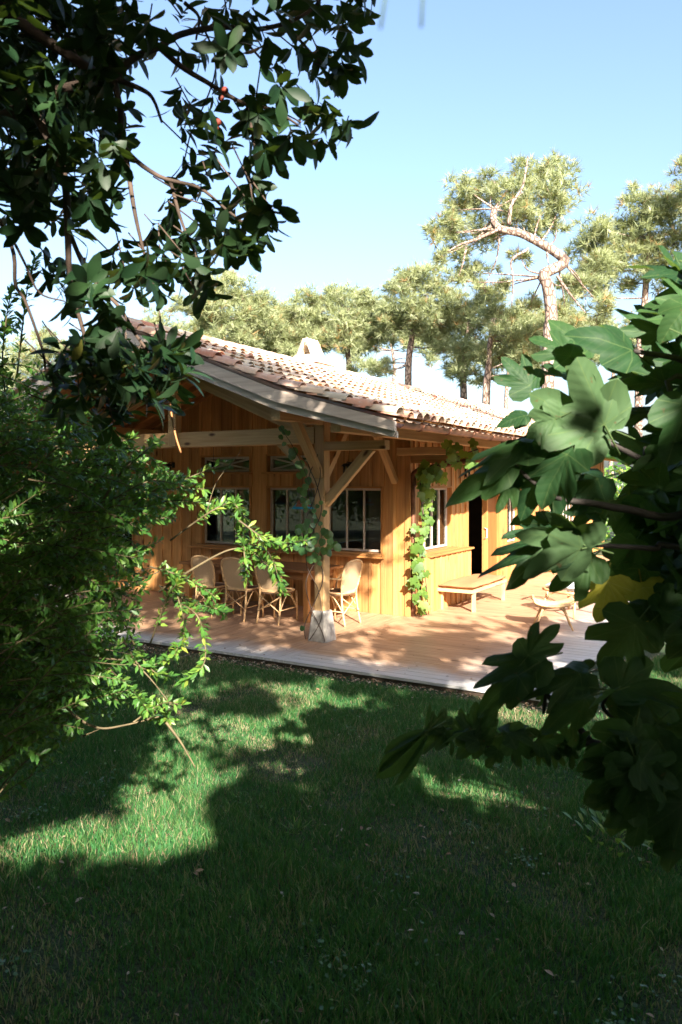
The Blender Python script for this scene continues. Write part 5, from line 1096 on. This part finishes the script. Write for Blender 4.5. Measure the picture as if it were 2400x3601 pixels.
KY = 9.6
kl = [(985, 1510, 24), (1000, 1520, 22), (1014, 1525, 20), (985, 1540, 20), (1003, 1565, 18), (1028, 1585, 36), (1032, 1605, 28), (1052, 1630, 36), (1068, 1660, 30), (1055, 1672, 26), (1080, 1690, 28), (1072, 1712, 26), (1065, 1735, 26), (1070, 1760, 24), (1068, 1780, 22), (1075, 1795, 20), (1060, 1725, 24), (1088, 1770, 18),
      (1105, 1800, 18), (1120, 1785, 16), (1128, 1772, 16), (1146, 1805, 18), (1135, 1815, 16), (1105, 1820, 18), (1110, 1835, 18), (1102, 1850, 20), (1085, 1835, 26), (1075, 1850, 28), (1048, 1855, 30), (1060, 1862, 28), (1045, 1870, 26), (1078, 1868, 26), (1095, 1870, 20), (1130, 1845, 18), (1108, 1885, 30), (1150, 1880, 34), (1148, 1870, 30), (1085, 1900, 22), (1090, 1915, 24), (1112, 1910, 22), (1135, 1905, 28), (1160, 1905, 26), (1175, 1915, 28), (1182, 1925, 30), (1165, 1925, 24), (1140, 1935, 30), (1155, 1945, 26), (1088, 1925, 30), (1060, 1935, 32), (1042, 1925, 26), (1115, 1935, 22), (1110, 1955, 24), (1090, 1965, 30), (1120, 1965, 22), (1070, 1940, 24), (1122, 1985, 18), (1110, 1975, 16), (1065, 2212, 20)]
P, YD, ND, SZ = [], [], [], []
for px, py, s in kl:
    Y = KY + random.uniform(-0.12, 0.06); P.append(np.array(at(px, py, Y)) + np.array([0, 0, 0.04])); YD.append([random.uniform(-0.6, 0.6), random.uniform(-0.4, 0.2), -1]); ND.append([random.uniform(-0.6, 0.6), -1, random.uniform(0.0, 0.8)]); SZ.append(s*1.0*Y/F)
foliage(kv, kb, heart(), *map(np.array, (P, YD, ND, SZ)), 'leaf_kiwi', 200)
for ph, x0 in ((0.0, 0.0), (2.4, 0.03), (4.2, -0.02)):
    pts = []
    for i in range(46):
        z = 0.02+2.35*i/45; a = ph+z*5.0; r_ = 0.13+0.02*math.sin(9*z) if z > 0.4 else 0.2-0.15*z
        q = W(post_u+r_*math.cos(a)*0.8-0.02, post_v-0.16-0.03*math.sin(3*z+ph)+0.04*math.sin(a), z); pts.append(q-Vector(kb))
    tube('vine_stem', pts, 0.006, 'bark', kv, 5)
tube('vine_stem', [toL(p, kb) for p in curve_pts([at(1105, 1750, 9.55), at(1070, 1650, 9.5), at(1030, 1570, 9.45), at(1005, 1530, 9.4), at(985, 1500, 9.4)], 5)], 0.004, 'bark', kv, 5)
gv = empty('grape_vine', W(-4.85, V0+0.2, 0), 0, 'grape vine climbing beside the copper downpipe at the house corner', 'vine'); gb = np.array(gv.location)
P, YD, ND, SZ = [], [], [], []
def vleaf(px, py, s, Y):
    P.append(np.array(at(px, py, Y))+np.array([0, 0, 0.04])); YD.append([random.uniform(-0.7, 0.7), random.uniform(-0.3, 0.2), -0.9]); ND.append([random.uniform(-0.4, 0.7), -0.9, random.uniform(0.0, 0.8)]); SZ.append(s*Y/F)
for i in range(105):
    t = i/104; py = 1650+t*500; px = 1490 + 14*math.sin(5.5*t+0.6) - 10*t + random.gauss(0, 13) + (12 if t > 0.9 else 0); vleaf(px, py, random.choice((13, 18, 24, 30, 36))*random.uniform(0.85, 1.1), 11.35+random.uniform(-0.12, 0.1))
for i in range(26): vleaf(random.uniform(1490, 1570), random.uniform(1630, 1700) , random.uniform(22, 34), 11.3+random.uniform(-0.15, 0.1))
for i in range(34): vleaf(random.uniform(1560, 1680), random.uniform(1555, 1640) , random.uniform(22, 36), 11.0+random.uniform(-0.3, 0.2))
foliage(gv, gb, grape(), *map(np.array, (P, YD, ND, SZ)), 'leaf_vine', 250)
tube('vine_stem', [toL(p, gb) for p in curve_pts([W(-4.86, V0+0.25, 0), at(1480, 2120, 11.5), at(1470, 2000, 11.45), at(1492, 1850, 11.4), at(1478, 1720, 11.4), at(1500, 1660, 11.4), at(1600, 1610, 11.1), at(1680, 1580, 10.8)], 6)], 0.011, 'bark', gv, 6)
tube('vine_stem', [toL(p, gb) for p in curve_pts([W(-4.84, V0+0.28, 0), at(1500, 2060, 11.4), at(1485, 1930, 11.4), at(1500, 1790, 11.35)], 6)], 0.007, 'bark', gv, 6)

# ------------------------------------------------------------------ pines
def tuft_template(n=15):
    rs = np.random.default_rng(3); vs = []; fs = []
    for i in range(n):
        a = 2*math.pi*i/n*1.618*3; el = rs.uniform(0.1, 1.3); d = np.array([math.cos(a)*math.cos(el), math.sin(a)*math.cos(el), math.sin(el)]); s = np.cross(d, [0.3, 0.5, 0.8]); s /= np.linalg.norm(s)
        L = rs.uniform(0.75, 1.1); o = len(vs); vs += [tuple(-s*0.034), tuple(s*0.034), tuple(d*L)]; fs.append((o, o+1, o+2))
    v_ = np.array(vs); v_ = v_[:, [0, 2, 1]]; v_[:, 0] *= -1
    return v_, np.array(fs)
TUFT = tuft_template()
def pine(label, base, trunk, blobs, Y, tsz_=0.19, dens_=150, twigs=True, brz=None, tr0=0.16, tr1=0.07):
    tsz, dens = tsz_*1.3, dens_*0.52
    b_ = at(base[0], HZ, Y); b_.z = GZ; o = empty('pine_tree', b_, 0, label, 'tree', 'maritime pines behind the house'); bb = np.array(b_)
    tp = [b_] + [at(x, y, Y+dy) for x, y, dy in trunk]; cp = curve_pts(tp, 3); N = len(cp)
    tube('trunk', [toL(p, bb) for p in cp], [tr0+(tr1-tr0)*i/(N-1) for i in range(N)], 'bark_pine', o, 8)
    P, D, sz = [], [], []; tw = []; c0 = np.array(cp[-1])
    for bl in blobs:
        x, y, r = bl[:3]; r *= 1.12; dy = bl[3] if len(bl) > 3 else (random.uniform(0.35, 1.7) if tr0 > 0.18 else random.uniform(-0.8, 0.8)); c = np.array(at(x, y, Y+dy)); R_ = r*Y/F; n = int(3.3*dens*(R_/1.0)**2)+20
        # sub-clumps with gaps between them
        nc = max(7, int(24*(R_)**1.5)); cc = unit(nc)*(RNG.random((nc, 1))**0.45)*R_*1.12; cc[:, 2] *= 0.72
        ci = RNG.integers(0, nc, n); q = unit(n)*(RNG.random((n, 1))**0.45)*R_*0.46; q[:, 2] *= 0.75
        p = c+cc[ci]+q; P.append(p); D.append(0.75*q/R_/0.46+0.35*cc[ci]/R_+np.array([0, -0.12, 0.55])+0.35*unit(n)); sz.append(RNG.uniform(tsz*0.9, tsz*1.55, n))
        best = min(cp[N//3:], key=lambda a: (a-Vector(c)).length+ (0.6 if a.z > c[2] else 0)); m_ = (best+Vector(c))/2 + Vector((random.uniform(-.15, .15), 0, random.uniform(-0.25, 0.1)))
        tw.append(([toL(z, bb) for z in curve_pts([best, m_, Vector(c)], 5)], [0.032-0.0024*i for i in range(11)]))
        for k in cc[::2]:
            e = Vector(c+k); s_ = Vector(c); tw.append(([toL(s_, bb), toL((s_+e)/2+Vector((random.uniform(-.1, .1), 0, random.uniform(-.12, .05))), bb), toL(e, bb)], [0.011, 0.008, 0.004]))
    for pts_, r_ in tw: tube('branch', pts_, r_, 'bark_pine', o, 5) if len(pts_) > 4 else None
    tag(link('twigs', tubes_mesh('twigs', [t_ for t_ in tw if len(t_[0]) <= 4], 4), 'bark_pine', o), kind='stuff')
    for b2 in (brz or []):
        cpp = curve_pts([at(x, y, Y+dy) for x, y, dy in b2[0]], 5); tube('branch', [toL(p, bb) for p in cpp], [b2[1]*(1-0.7*i/(len(cpp)-1)) for i in range(len(cpp))], 'bark_pine', o, 6)
    P, D, sz = np.concatenate(P), np.concatenate(D), np.concatenate(sz); n = len(P)
    V = np.einsum('nij,vj->nvi', rot_from(D, unit(n)), TUFT[0])*sz[:, None, None]+(P-bb)[:, None, :]; Fx = TUFT[1][None]+(np.arange(n)*len(TUFT[0]))[:, None, None]
    rn = np.clip(RNG.normal(0.5, 0.2, n), 0, 0.86); rn = np.where(RNG.random(n) < 0.05, RNG.uniform(0.92, 1, n), rn)
    tag(link('crown', mesh_np('crown', V.reshape(-1, 3), Fx.reshape(-1, 3), {'rnd': np.repeat(rn, len(TUFT[0]))}), 'needles', o), kind='stuff')
    return o
pine('crooked pine with a bent pale trunk leaning left above the roof', (1915, 0), [(1930, 1240, 0), (1940, 1110, 0), (1925, 1000, 0), (1912, 965, 0), (1985, 925, 0), (1965, 895, 0), (1900, 855, 0), (1830, 820, 0), (1760, 805, 0), (1735, 770, 0.1), (1740, 735, 0.2)],
     [(1625, 650, 60), (1690, 690, 70), (1740, 640, 45, 0.4), (1590, 740, 50), (1570, 820, 62), (1640, 810, 75), (1620, 890, 55), (1700, 860, 60), (1560, 900, 30), (1860, 620, 60), (1930, 610, 75), (1990, 660, 60), (1950, 700, 75), (1870, 700, 75), (1830, 770, 60), (1900, 780, 65), (1960, 780, 45), (1680, 960, 50), (1640, 990, 35), (1700, 1010, 28), (1830, 900, 35), (1760, 700, 60, 0.8), (1800, 730, 50), (1530, 815, 25), (2060, 1040, 65), (2010, 1000, 45), (1990, 1100, 55), (2120, 1080, 60), (1860, 1080, 50), (1780, 1010, 35)],
     22, 0.17, 190, tr0=0.20, tr1=0.09, brz=[([(1790, 790, 0), (1800, 720, 0), (1835, 665, 0), (1850, 600, 0), (1857, 550, 0)], 0.06), ([(1755, 805, 0), (1680, 840, 0), (1620, 860, 0), (1575, 885, 0)], 0.06), ([(1860, 875, 0), (1800, 915, 0), (1805, 980, 0), (1800, 1080, 0)], 0.04), ([(1640, 870, 0), (1630, 920, 0), (1615, 970, 0)], 0.035), ([(1960, 970, 0), (2010, 1040, 0), (2060, 1100, 0)], 0.045), ([(1925, 870, 0), (1925, 905, 0), (1930, 930, 0)], 0.04)])
pine('tall pine at the right edge behind the fig leaves', (2240, 0), [(2250, 1250, 0), (2265, 1100, 0), (2275, 950, 0), (2280, 850, 0), (2290, 740, 0)],
     [(2080, 800, 50), (2110, 850, 70), (2190, 820, 75), (2250, 750, 70), (2320, 720, 65), (2380, 760, 60), (2300, 820, 80), (2370, 860, 70), (2120, 930, 75), (2060, 880, 55), (2200, 920, 75), (2280, 910, 60), (2160, 1000, 60), (2080, 970, 50), (2340, 950, 70), (2050, 1010, 50), (2220, 700, 40), (2370, 690, 45)], 27, 0.19, 170)
pine('pine with straight trunk standing right of the chimney', (1440, 0), [(1436, 1380, 0), (1440, 1250, 0), (1452, 1170, 0), (1455, 1080, 0), (1460, 1000, 0)],
     [(1440, 990, 55), (1400, 1010, 45), (1490, 960, 50), (1540, 1000, 50), (1390, 1090, 55), (1460, 1080, 65), (1530, 1080, 65), (1590, 1060, 50), (1360, 1130, 40), (1430, 1150, 50), (1510, 1150, 60), (1580, 1130, 50), (1310, 1300, 40), (1270, 1290, 35), (1550, 1200, 45), (1360, 1290, 30)], 30, 0.20, 180)
pine('pine with thin trunk behind the bright end of the roof', (1640, 0), [(1632, 1420, 0), (1630, 1300, 0), (1640, 1200, 0), (1650, 1120, 0)],
     [(1640, 1080, 60), (1600, 1150, 55), (1680, 1140, 60), (1610, 1230, 55), (1670, 1220, 60), (1590, 1300, 40), (1640, 1310, 40), (1720, 1060, 50)], 29, 0.20, 180)
pine('slim pine between the bright roof end and the fig leaves', (1705, 0), [(1710, 1420, 0), (1718, 1300, 0), (1725, 1200, 0), (1735, 1120, 0)],
     [(1740, 1090, 60), (1800, 1120, 60), (1760, 1180, 60), (1830, 1190, 60), (1720, 1250, 50), (1790, 1260, 55), (1860, 1260, 55), (1700, 1330, 35), (1840, 1330, 45), (1900, 1180, 50)], 26, 0.19, 180)
pine('leftmost pine above the roof ridge with low hanging crown', (830, 0), [(800, 1320, 0), (805, 1240, 0), (830, 1150, 0), (860, 1090, 0), (850, 1030, 0)],
     [(640, 1080, 35), (690, 1070, 55), (740, 1020, 50), (800, 990, 45), (850, 1030, 60), (780, 1080, 65), (850, 1110, 65), (910, 1060, 55), (900, 1130, 60), (720, 1130, 45), (800, 1150, 50), (870, 1190, 50)], 31, 0.20, 170)
pine('broad pine behind the ridge just left of the chimney', (1010, 0), [(1010, 1350, 0), (1005, 1250, 0), (1020, 1170, 0), (1040, 1100, 0)],
     [(960, 1130, 55), (1010, 1090, 60), (1080, 1070, 55), (960, 1190, 55), (1030, 1160, 65), (1100, 1140, 65), (1010, 1230, 50), (1080, 1210, 55), (940, 1240, 45)], 34, 0.21, 170)
pine('broad pine crown directly behind the chimney', (1230, 0), [(1230, 1350, 0), (1225, 1250, 0), (1215, 1170, 0), (1200, 1100, 0)],
     [(1150, 1060, 55), (1210, 1050, 60), (1270, 1080, 55), (1160, 1130, 65), (1230, 1130, 65), (1300, 1130, 60), (1190, 1200, 60), (1270, 1190, 55), (1330, 1180, 50), (1140, 1190, 45), (1320, 1070, 40)], 33, 0.21, 170)
pine('pine beyond the left roof slope behind the shrub', (170, 0), [(170, 1500, 0), (165, 1400, 0), (160, 1320, 0)],
     [(80, 1250, 60), (150, 1220, 60), (220, 1250, 60), (60, 1330, 65), (140, 1320, 70), (230, 1330, 60), (30, 1400, 60), (120, 1400, 60), (280, 1300, 40), (-40, 1330, 60)], 30, 0.20, 170)
pine('pine branch reaching in at the right edge high above', (2520, 0), [(2520, 1100, 0), (2500, 800, 0), (2480, 620, 0)],
     [(2420, 600, 40), (2460, 560, 50), (2440, 650, 40), (2500, 700, 80), (2560, 620, 80), (2520, 820, 80)], 25, 0.19, 150)

for k_, (x_, lab) in enumerate(((640, 'far pine at the left end of the pine row behind the ridge'), (1000, 'far pine behind the ridge left of the chimney'), (1380, 'far pine right of the chimney'), (1780, 'far pine behind the thin trunks at the roof end'), (2150, 'far pine behind the bent pine'))):
    bl_ = [(x_+random.uniform(-170, 170), random.uniform(1110, 1260), random.uniform(40, 60)) for _ in range(13)]
    pine(lab, (x_, 0), [(x_, 1420, 0), (x_+8, 1300, 0), (x_-5, 1200, 0)], bl_, 44+k_, 0.24, 120)
# thicket behind and beside the house, low
def bush(label, x, y, r, h, mat, n, sz, group):
    o = empty('hedge_bush', (x, y, GZ), 0, label, 'bush', group); q = unit(n)*(RNG.random((n, 1))**0.33)*np.array([r, r, h*0.55]); q[:, 2] += h*0.5
    q = q[q[:, 2] > 0.02]; m_ = len(q); lump = 1+0.22*np.sin(3*q[:, :1]+x)*np.sin(2.7*q[:, 1:2]+y); q[:, :2] *= lump
    foliage(o, (0, 0, 0), leaf_template(0.58, 2), q, unit(m_)+np.array([0, 0, 0.2]), unit(m_)+np.array([0, -0.4, 0.8]), RNG.uniform(sz*0.7, sz*1.3, m_), mat, 0, mass='leaves')
    for m__ in o.children: m__.location = (0, 0, 0)
    tube('stem', [(0, 0, 0), (0.1, 0.05, h*0.35), (0.05, 0, h*0.7)], [0.06, 0.05, 0.02], 'bark', o, 6)
for i, (x, y, r, h) in enumerate(((-13, 20, 2.2, 3.0), (-9.5, 24, 2.4, 2.6), (-16, 16, 2.0, 2.6), (-17, 24, 2.6, 3.4), (-14, 12.5, 1.6, 2.2))):
    bush(['bush seen through the left windows, largest', 'bush seen through the left windows, farthest', 'bush left of the house behind the shrub, in the middle', 'tall bush at far left beyond the house', 'nearest bush left of the house behind the shrub'][i], x, y, r, h, 'leaf_shrub', 2600, 0.16, 'bushes left of the house')
for i, (x, y, r, h) in enumerate(((10.5, 19, 2.0, 2.4), (13, 24, 2.6, 3.2), (9.5, 26, 2.2, 2.6), (7.8, 14.5, 1.3, 1.7))):
    bush(['bush behind the fig leaves right of the terrace, middle one', 'tall bush behind the fig leaves at far right', 'farthest bush behind the fig leaves beyond the terrace', 'small bush behind the fig leaves at the terrace edge'][i], x, y, r, h, 'leaf_shrub', 2600, 0.16, 'bushes right of the terrace')

# ------------------------------------------------------------------ lawn
def noise2(x, y):
    s = 0
    for a, b_, c, d in ((1.1, 0.7, 0.3, 1.0), (-0.9, 1.7, 1.1, 0.8), (2.3, 1.9, 2.0, 0.6), (-3.1, 2.7, 0.7, 0.5), (4.7, -3.3, 1.9, 0.4), (6.1, 5.7, 4.1, 0.35)): s = s + d*np.sin(a*x*1.9+b_*y*1.9+c)
    return s/2.2
def blades(n, Y0, Y1, outer):
    Y = np.sqrt(RNG.uniform(Y0**2, Y1**2, n)); X = RNG.uniform(-1, 1, n)*(Y*0.47+0.25)
    if outer: Y = RNG.uniform(Y0, Y1, n); X = np.sign(RNG.random(n)-0.5)*(np.maximum(Y, 2.4)*0.47+0.25+RNG.random(n)*3.2)*np.where(Y < 2.45, RNG.random(n), 1)
    u = CU*X + SU*Y; v_ = -SU*X + CU*Y
    ok = ~((v_ > VF-0.03) & (u < -1.95)); ok &= ~((v_ > VF-0.22) & (u < -1.75) & (RNG.random(n) < 0.75)); ok &= ~((v_ > VF-0.2) & (u < -1.45) & (RNG.random(n) < 0.85))
    t = noise2(X, Y); ok &= RNG.random(n) < np.clip(1.05-0.8*np.clip(t-0.25, 0, 1), 0.3, 1)
    X, Y, t = X[ok], Y[ok], t[ok]; n = len(X)
    tall = np.clip(0.5+0.5*noise2(X*1.7+9, Y*1.7), 0, 1)
    h = RNG.uniform(0.025, 0.055, n)*(0.6+1.0*tall)*np.where(t > 0.3, 0.7, 1.0)*np.where(RNG.random(n) < 0.03, 1.7, 1); w = RNG.uniform(0.0018, 0.0038, n)*(1+0.10*np.maximum(Y-4, 0)); an = RNG.uniform(0, 6.283, n); ln = RNG.uniform(0.1, 0.9, n)*h; la = RNG.uniform(0, 6.283, n)
    B = np.stack([X, Y, np.full(n, GZ)], 1); S = np.stack([np.cos(an)*w, np.sin(an)*w, np.zeros(n)], 1); L = np.stack([np.cos(la)*ln, np.sin(la)*ln, np.zeros(n)], 1); H = np.stack([np.zeros(n), np.zeros(n), h], 1)
    V = np.stack([B-S, B+S, B+H*0.6+L*0.35+S*0.75, B+H*0.6+L*0.35-S*0.75, B+H+L], 1)
    Fx = np.array([(0, 1, 2), (0, 2, 3), (3, 2, 4)])[None]+(np.arange(n)*5)[:, None, None]
    fine = (Y < 4.6) & (np.abs(X) < Y*0.47+0.25); Fx = np.concatenate([Fx[fine].reshape(-1, 3), (np.array([0, 1, 4])[None]+(np.arange(n)*5)[:, None])[~fine]])   # bent blades near by, single faces farther off
    rn = np.clip(RNG.normal(0.42, 0.2, n)+0.12*tall, 0, 0.88); dry = RNG.random(n) < np.clip(0.10+0.4*np.clip(t, 0, 1), 0, 0.55); rn = np.where(dry, RNG.uniform(0.93, 1, n), rn)
    return V.reshape(-1, 3), Fx.reshape(-1, 3), np.repeat(rn, 5)
v1, f1, r1 = blades(370000, 2.5, 9.2, 0); v2, f2, r2 = blades(50000, 9.2, 17, 0); v3, f3, r3 = blades(120000, 1.6, 9.5, 1)
tag(link('grass', mesh_np('grass', np.concatenate([v1, v2, v3]), np.concatenate([f1, f2+len(v1), f3+len(v1)+len(v2)]), {'rnd': np.concatenate([r1, r2, r3])}), 'grass'), 'short uneven lawn grass in front of the terrace', 'grass', kind='stuff')
# fallen leaves and bark chips
n = 2600; Y = np.sqrt(RNG.uniform(2.6**2, 9.0**2, n)); X = RNG.uniform(-1, 1, n)*(Y*0.47+0.2); u = CU*X+SU*Y; v_ = -SU*X+CU*Y
near = (np.abs(v_-(VF-0.10)) < 0.14) | ((np.abs(u+1.7) < 0.3) & (v_ > VF)); ok = ~((v_ > VF-0.02) & (u < -1.98)); ok &= near | (RNG.random(n) < 0.30)
X, Y = X[ok], Y[ok]
e = 1500; ue = RNG.uniform(-9, -1.9, e); ve_ = VF-RNG.random(e)**1.5*0.28-0.02; u2 = -1.98+RNG.random(900)**1.3*0.9; v2_ = RNG.uniform(VF-0.2, 16, 900)
for uu, vvv in ((ue, ve_), (u2, v2_)): X = np.concatenate([X, CU*uu-SU*vvv]); Y = np.concatenate([Y, SU*uu+CU*vvv])
n = len(X); PP = np.stack([X, Y, GZ+RNG.uniform(0.004, 0.03, n)], 1)
dk = 130; ud = RNG.uniform(-9, -2.1, dk); vd = VF+0.1+RNG.random(dk)**1.4*3; PP = np.concatenate([PP, np.stack([CU*ud-SU*vd, SU*ud+CU*vd, np.full(dk, 0.006)], 1)]); n = len(PP)
lit = empty('leaf_litter', (0, 4, GZ)); tag(lit, 'dry fallen leaves and chips scattered on the lawn and along the terrace edge', 'leaf litter', kind='stuff')
foliage(lit, (0, 4, GZ), leaf_template(0.45, 3, 0.2, 0.2), PP, unit(n)*np.array([1, 1, 0.25]), unit(n)*0.5+np.array([0, 0, 1]), RNG.uniform(0.018, 0.05, n), 'litter', 0, mass='leaf_scatter')
# clover and plantain in patches
cl = []
for _ in range(46):
    yy = math.sqrt(random.uniform(2.8**2, 8.2**2)); xx = random.uniform(-1, 1)*yy*0.45; uu, vv_ = CU*xx+SU*yy, -SU*xx+CU*yy
    if vv_ > VF-0.3 and uu < -1.7: continue
    m_ = random.randint(25, 70); r_ = random.uniform(0.08, 0.28); q = RNG.normal(size=(m_, 2))*r_*0.5; cl.append(np.stack([xx+q[:, 0], yy+q[:, 1]*1.3, GZ+RNG.uniform(0.015, 0.05, m_)], 1))
cl = np.concatenate(cl); m_ = len(cl); cw = empty('clover', (0, 4, GZ)); tag(cw, 'low clover leaves in patches among the lawn grass', 'clover', kind='stuff')
foliage(cw, (0, 4, GZ), leaf_template(0.8, 3, 0.05, 0.1), cl, unit(m_)*np.array([1, 1, 0.3]), unit(m_)*0.4+np.array([0, 0, 1]), RNG.uniform(0.012, 0.026, m_), 'leaf_kiwi', 0, mass='clover_leaves')
# weeds under the fig and a pale grass tuft
def weed(name, label, px, py, n, L, mat, sp, width):
    x, y = gpx(px, py); o = empty(name, (x, y, GZ), 0, label, 'plant'); a = RNG.uniform(0, 6.283, n); r = RNG.random(n)*sp
    PP = np.stack([x+np.cos(a)*r, y+np.sin(a)*r, np.full(n, GZ)+RNG.random(n)*L*1.2*(sp > 0.1)], 1); d = np.stack([np.cos(a), np.sin(a), RNG.uniform(0.6, 2.0, n)], 1)
    foliage(o, (x, y, GZ), leaf_template(width, 3), PP, d, np.stack([-np.cos(a), -np.sin(a), np.full(n, 0.8)], 1), RNG.uniform(L*0.6, L*1.2, n), mat, 60)
weed('weed', 'broad-leaved weed growing below the fig branch at right', 2150, 2960, 46, 0.085, 'leaf_shrub', 0.26, 0.42)
weed('weed', 'low weed under the fig at the right edge', 2310, 3020, 40, 0.085, 'leaf_shrub', 0.26, 0.42)
weed('grass_tuft', 'pale grass tuft standing alone in the shaded lawn', 1045, 2925, 34, 0.085, 'leaf_shrub', 0.05, 0.07)
# pine needles hanging close to the lens and a dry one caught in the leaves
nd = empty('pine_twig', at(1420, -260, 0.36), 0, 'pine twig just above the frame with two needles hanging into the sky', 'twig'); q0 = nd.location
tube('twig', [(-0.05, 0, 0.01), (0.0, 0, 0.0), (0.06, 0, 0.012)], 0.003, 'bark', nd, 6)
for a, b_ in (((1395, -250), (1339, 100)), ((1500, -240), (1482, 95))):
    p, q = at(*a, 0.36)-q0, at(*b_, 0.36)-q0; tube('needle', [p, (p+q)/2, q], 0.0007, 'leaf_needle', nd, 5)
dn = empty('dry_needles', at(598, 1400, 2.2), 0, 'dry brown pine needles caught in the leaves before the king post', 'needles'); q0 = dn.location
tube('needle', [p-q0 for p in curve_pts([at(590, 1370, 2.2), at(603, 1450, 2.2), at(618, 1530, 2.2), at(637, 1592, 2.2)], 5)], 0.0028, 'dry_needle', dn, 5)
tube('needle', [p-q0 for p in curve_pts([at(585, 1380, 2.2), at(600, 1430, 2.2), at(606, 1480, 2.2)], 5)], 0.0018, 'dry_needle', dn, 5)
